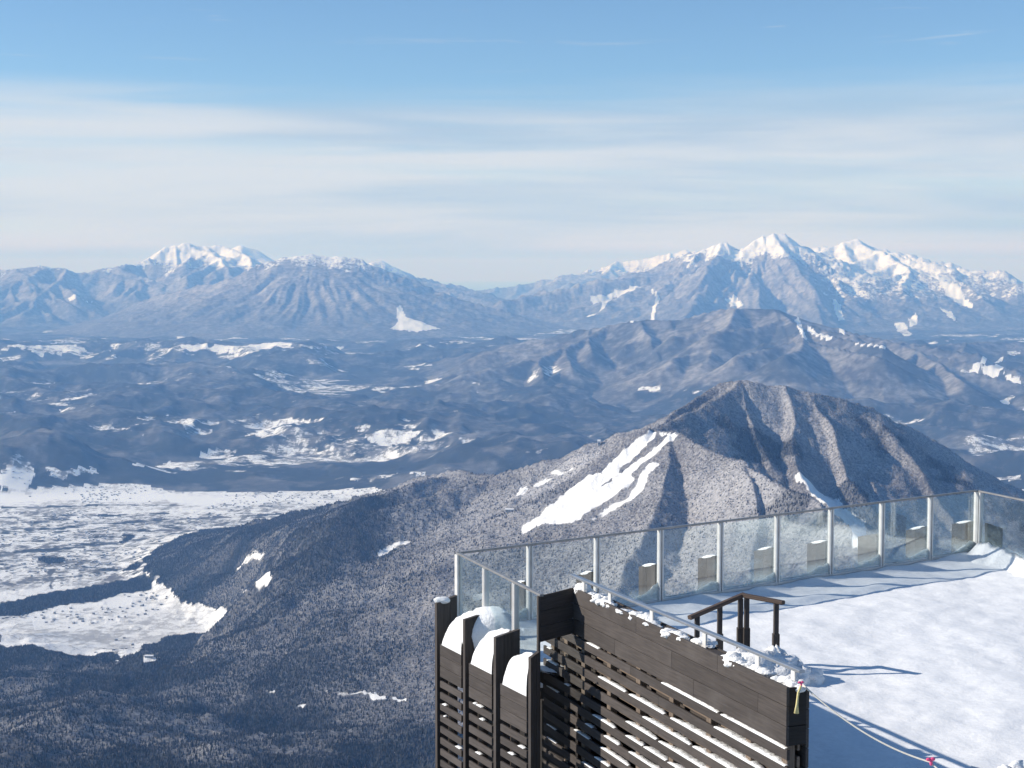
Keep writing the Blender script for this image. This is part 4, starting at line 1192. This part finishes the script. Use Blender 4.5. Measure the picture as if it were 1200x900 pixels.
# ------------------------------------------------------------------ wooden stair rail
k0 = at_z(870, 697, .90)
l1 = on_line(k0[:2], -u, 808, .72); zl = z_at(808, 724, l1)
r1_ = at_z(918, 706, .90)
e = empty('stair_rail', (k0[0], k0[1], -.05), 'low dark wooden stair rail with angled arms standing in the snow', 'handrail')
dl = unit(l1 - k0[:2]); dr = unit(r1_[:2] - k0[:2])
beam('rail', k0 + p3(dl*-.03, 0), p3(l1, zl), .07, .05, wood_mat('rail_timber', (0.06, 0.042, 0.034), (0.10, 0.072, 0.058), (0.13, 0.10, 0.085)), e, bev=.01)
rail_w = bpy.data.materials['rail_timber']
beam('rail', k0 + p3(dr*-.02, -.004), r1_ + np.array([0, 0, -.004]), .07, .05, rail_w, e, bev=.01)
def stair_post(q, zt, wd):
    b = beam('post', p3(q, -.06), p3(q, zt*.55), wd, wd, wood, e, up=(1, 0, 0), bev=.008)
    beam('post', p3(q, zt*.55 + .001), p3(q, zt - .026), wd*.74, wd*.74, wood, e, up=(1, 0, 0), bev=.008)
for px in (817, 843.5):
    q = on_line(k0[:2], dl, px, .7); f = np.linalg.norm(q - k0[:2]) / np.linalg.norm(l1 - k0[:2])
    stair_post(q, .90 + (zl - .90)*f, .085)
stair_post(k0[:2] + dl*.03, .88, .085); stair_post(k0[:2] + dr*.07, .89, .085)
stair_post(on_line(k0[:2], dr, 909.5, .7), .895, .085)

# ------------------------------------------------------------------ rope with ribbon ties
ra = wp(LW + .01, -.16, 1.18)
rb = at_y(1090, 893, 13.9); rc = np.array([rb[0] + 1.1, rb[1] - .9, .05])
e = empty('barrier_rope', (ra[0], ra[1], 1.0), 'thin white barrier rope tied to the end of the slatted parapet', 'rope')
pts = []
for i in range(25):
    f = i / 24; q = ra + (rb - ra)*f; q = q + np.array([0, 0, -.16*4*f*(1 - f)*.6]); pts.append(q)
for i in range(1, 13):
    f = i / 12; q = rb + (rc - rb)*f; q = q + np.array([0, 0, -.25*4*f*(1 - f)*.4]); pts.append(q)
tube('cord', pts, .0085, rope_mat, e)
def bow(c, s):
    bm = bmesh.new()
    for (dx, dz, sx, sz) in ((-.6, .3, .75, .5), (.55, .4, .7, .55), (.1, -.7, .45, .8), (0, 0, .4, .4)):
        r_ = bmesh.ops.create_icosphere(bm, subdivisions=2, radius=1.0)
        for v in r_['verts']: v.co = Vector((v.co.x*sx + dx, v.co.y*.4, v.co.z*sz + dz)) * s
    me = bpy.data.meshes.new('ribbon'); bm.to_mesh(me); bm.free(); me.materials.append(pink_mat)
    o = bpy.data.objects.new('ribbon', me); col.objects.link(o); o.location = tuple(map(float, c)); put(o, e)
bow(rb + np.array([0, -.02, .02]), .032); bow(ra + np.array([-.02, -.03, .02]), .022)
tp = [ra + np.array([-.02, -.04, .0]), ra + np.array([-.05, -.06, -.06]), ra + np.array([-.06, -.065, -.16]), ra + np.array([-.065, -.065, -.25])]
tube('cord_end', tp, [.010, .010, .012, .024], tassel_mat, e)


# ------------------------------------------------------------------ the air
haze_m, t, out = material('blue_air')
pv = t.n('ShaderNodeVolumePrincipled', {'Color': (0.23, 0.49, 1.0, 1), 'Density': 4.2e-5, 'Anisotropy': 0.0, 'Absorption Color': (1, 1, 1, 1)})
t.set(out, 'Volume', pv.outputs[0])
s = S + 200
bx = [(-s, -s, -1771), (s, -s, -1771), (s, s, -1771), (-s, s, -1771), (-s, -s, 760), (s, -s, 760), (s, s, 760), (-s, s, 760)]
o = poly_obj('haze', bx, [(3, 2, 1, 0), (4, 5, 6, 7), (0, 1, 5, 4), (1, 2, 6, 5), (2, 3, 7, 6), (3, 0, 4, 7)], haze_m)
o['kind'] = 'stuff'
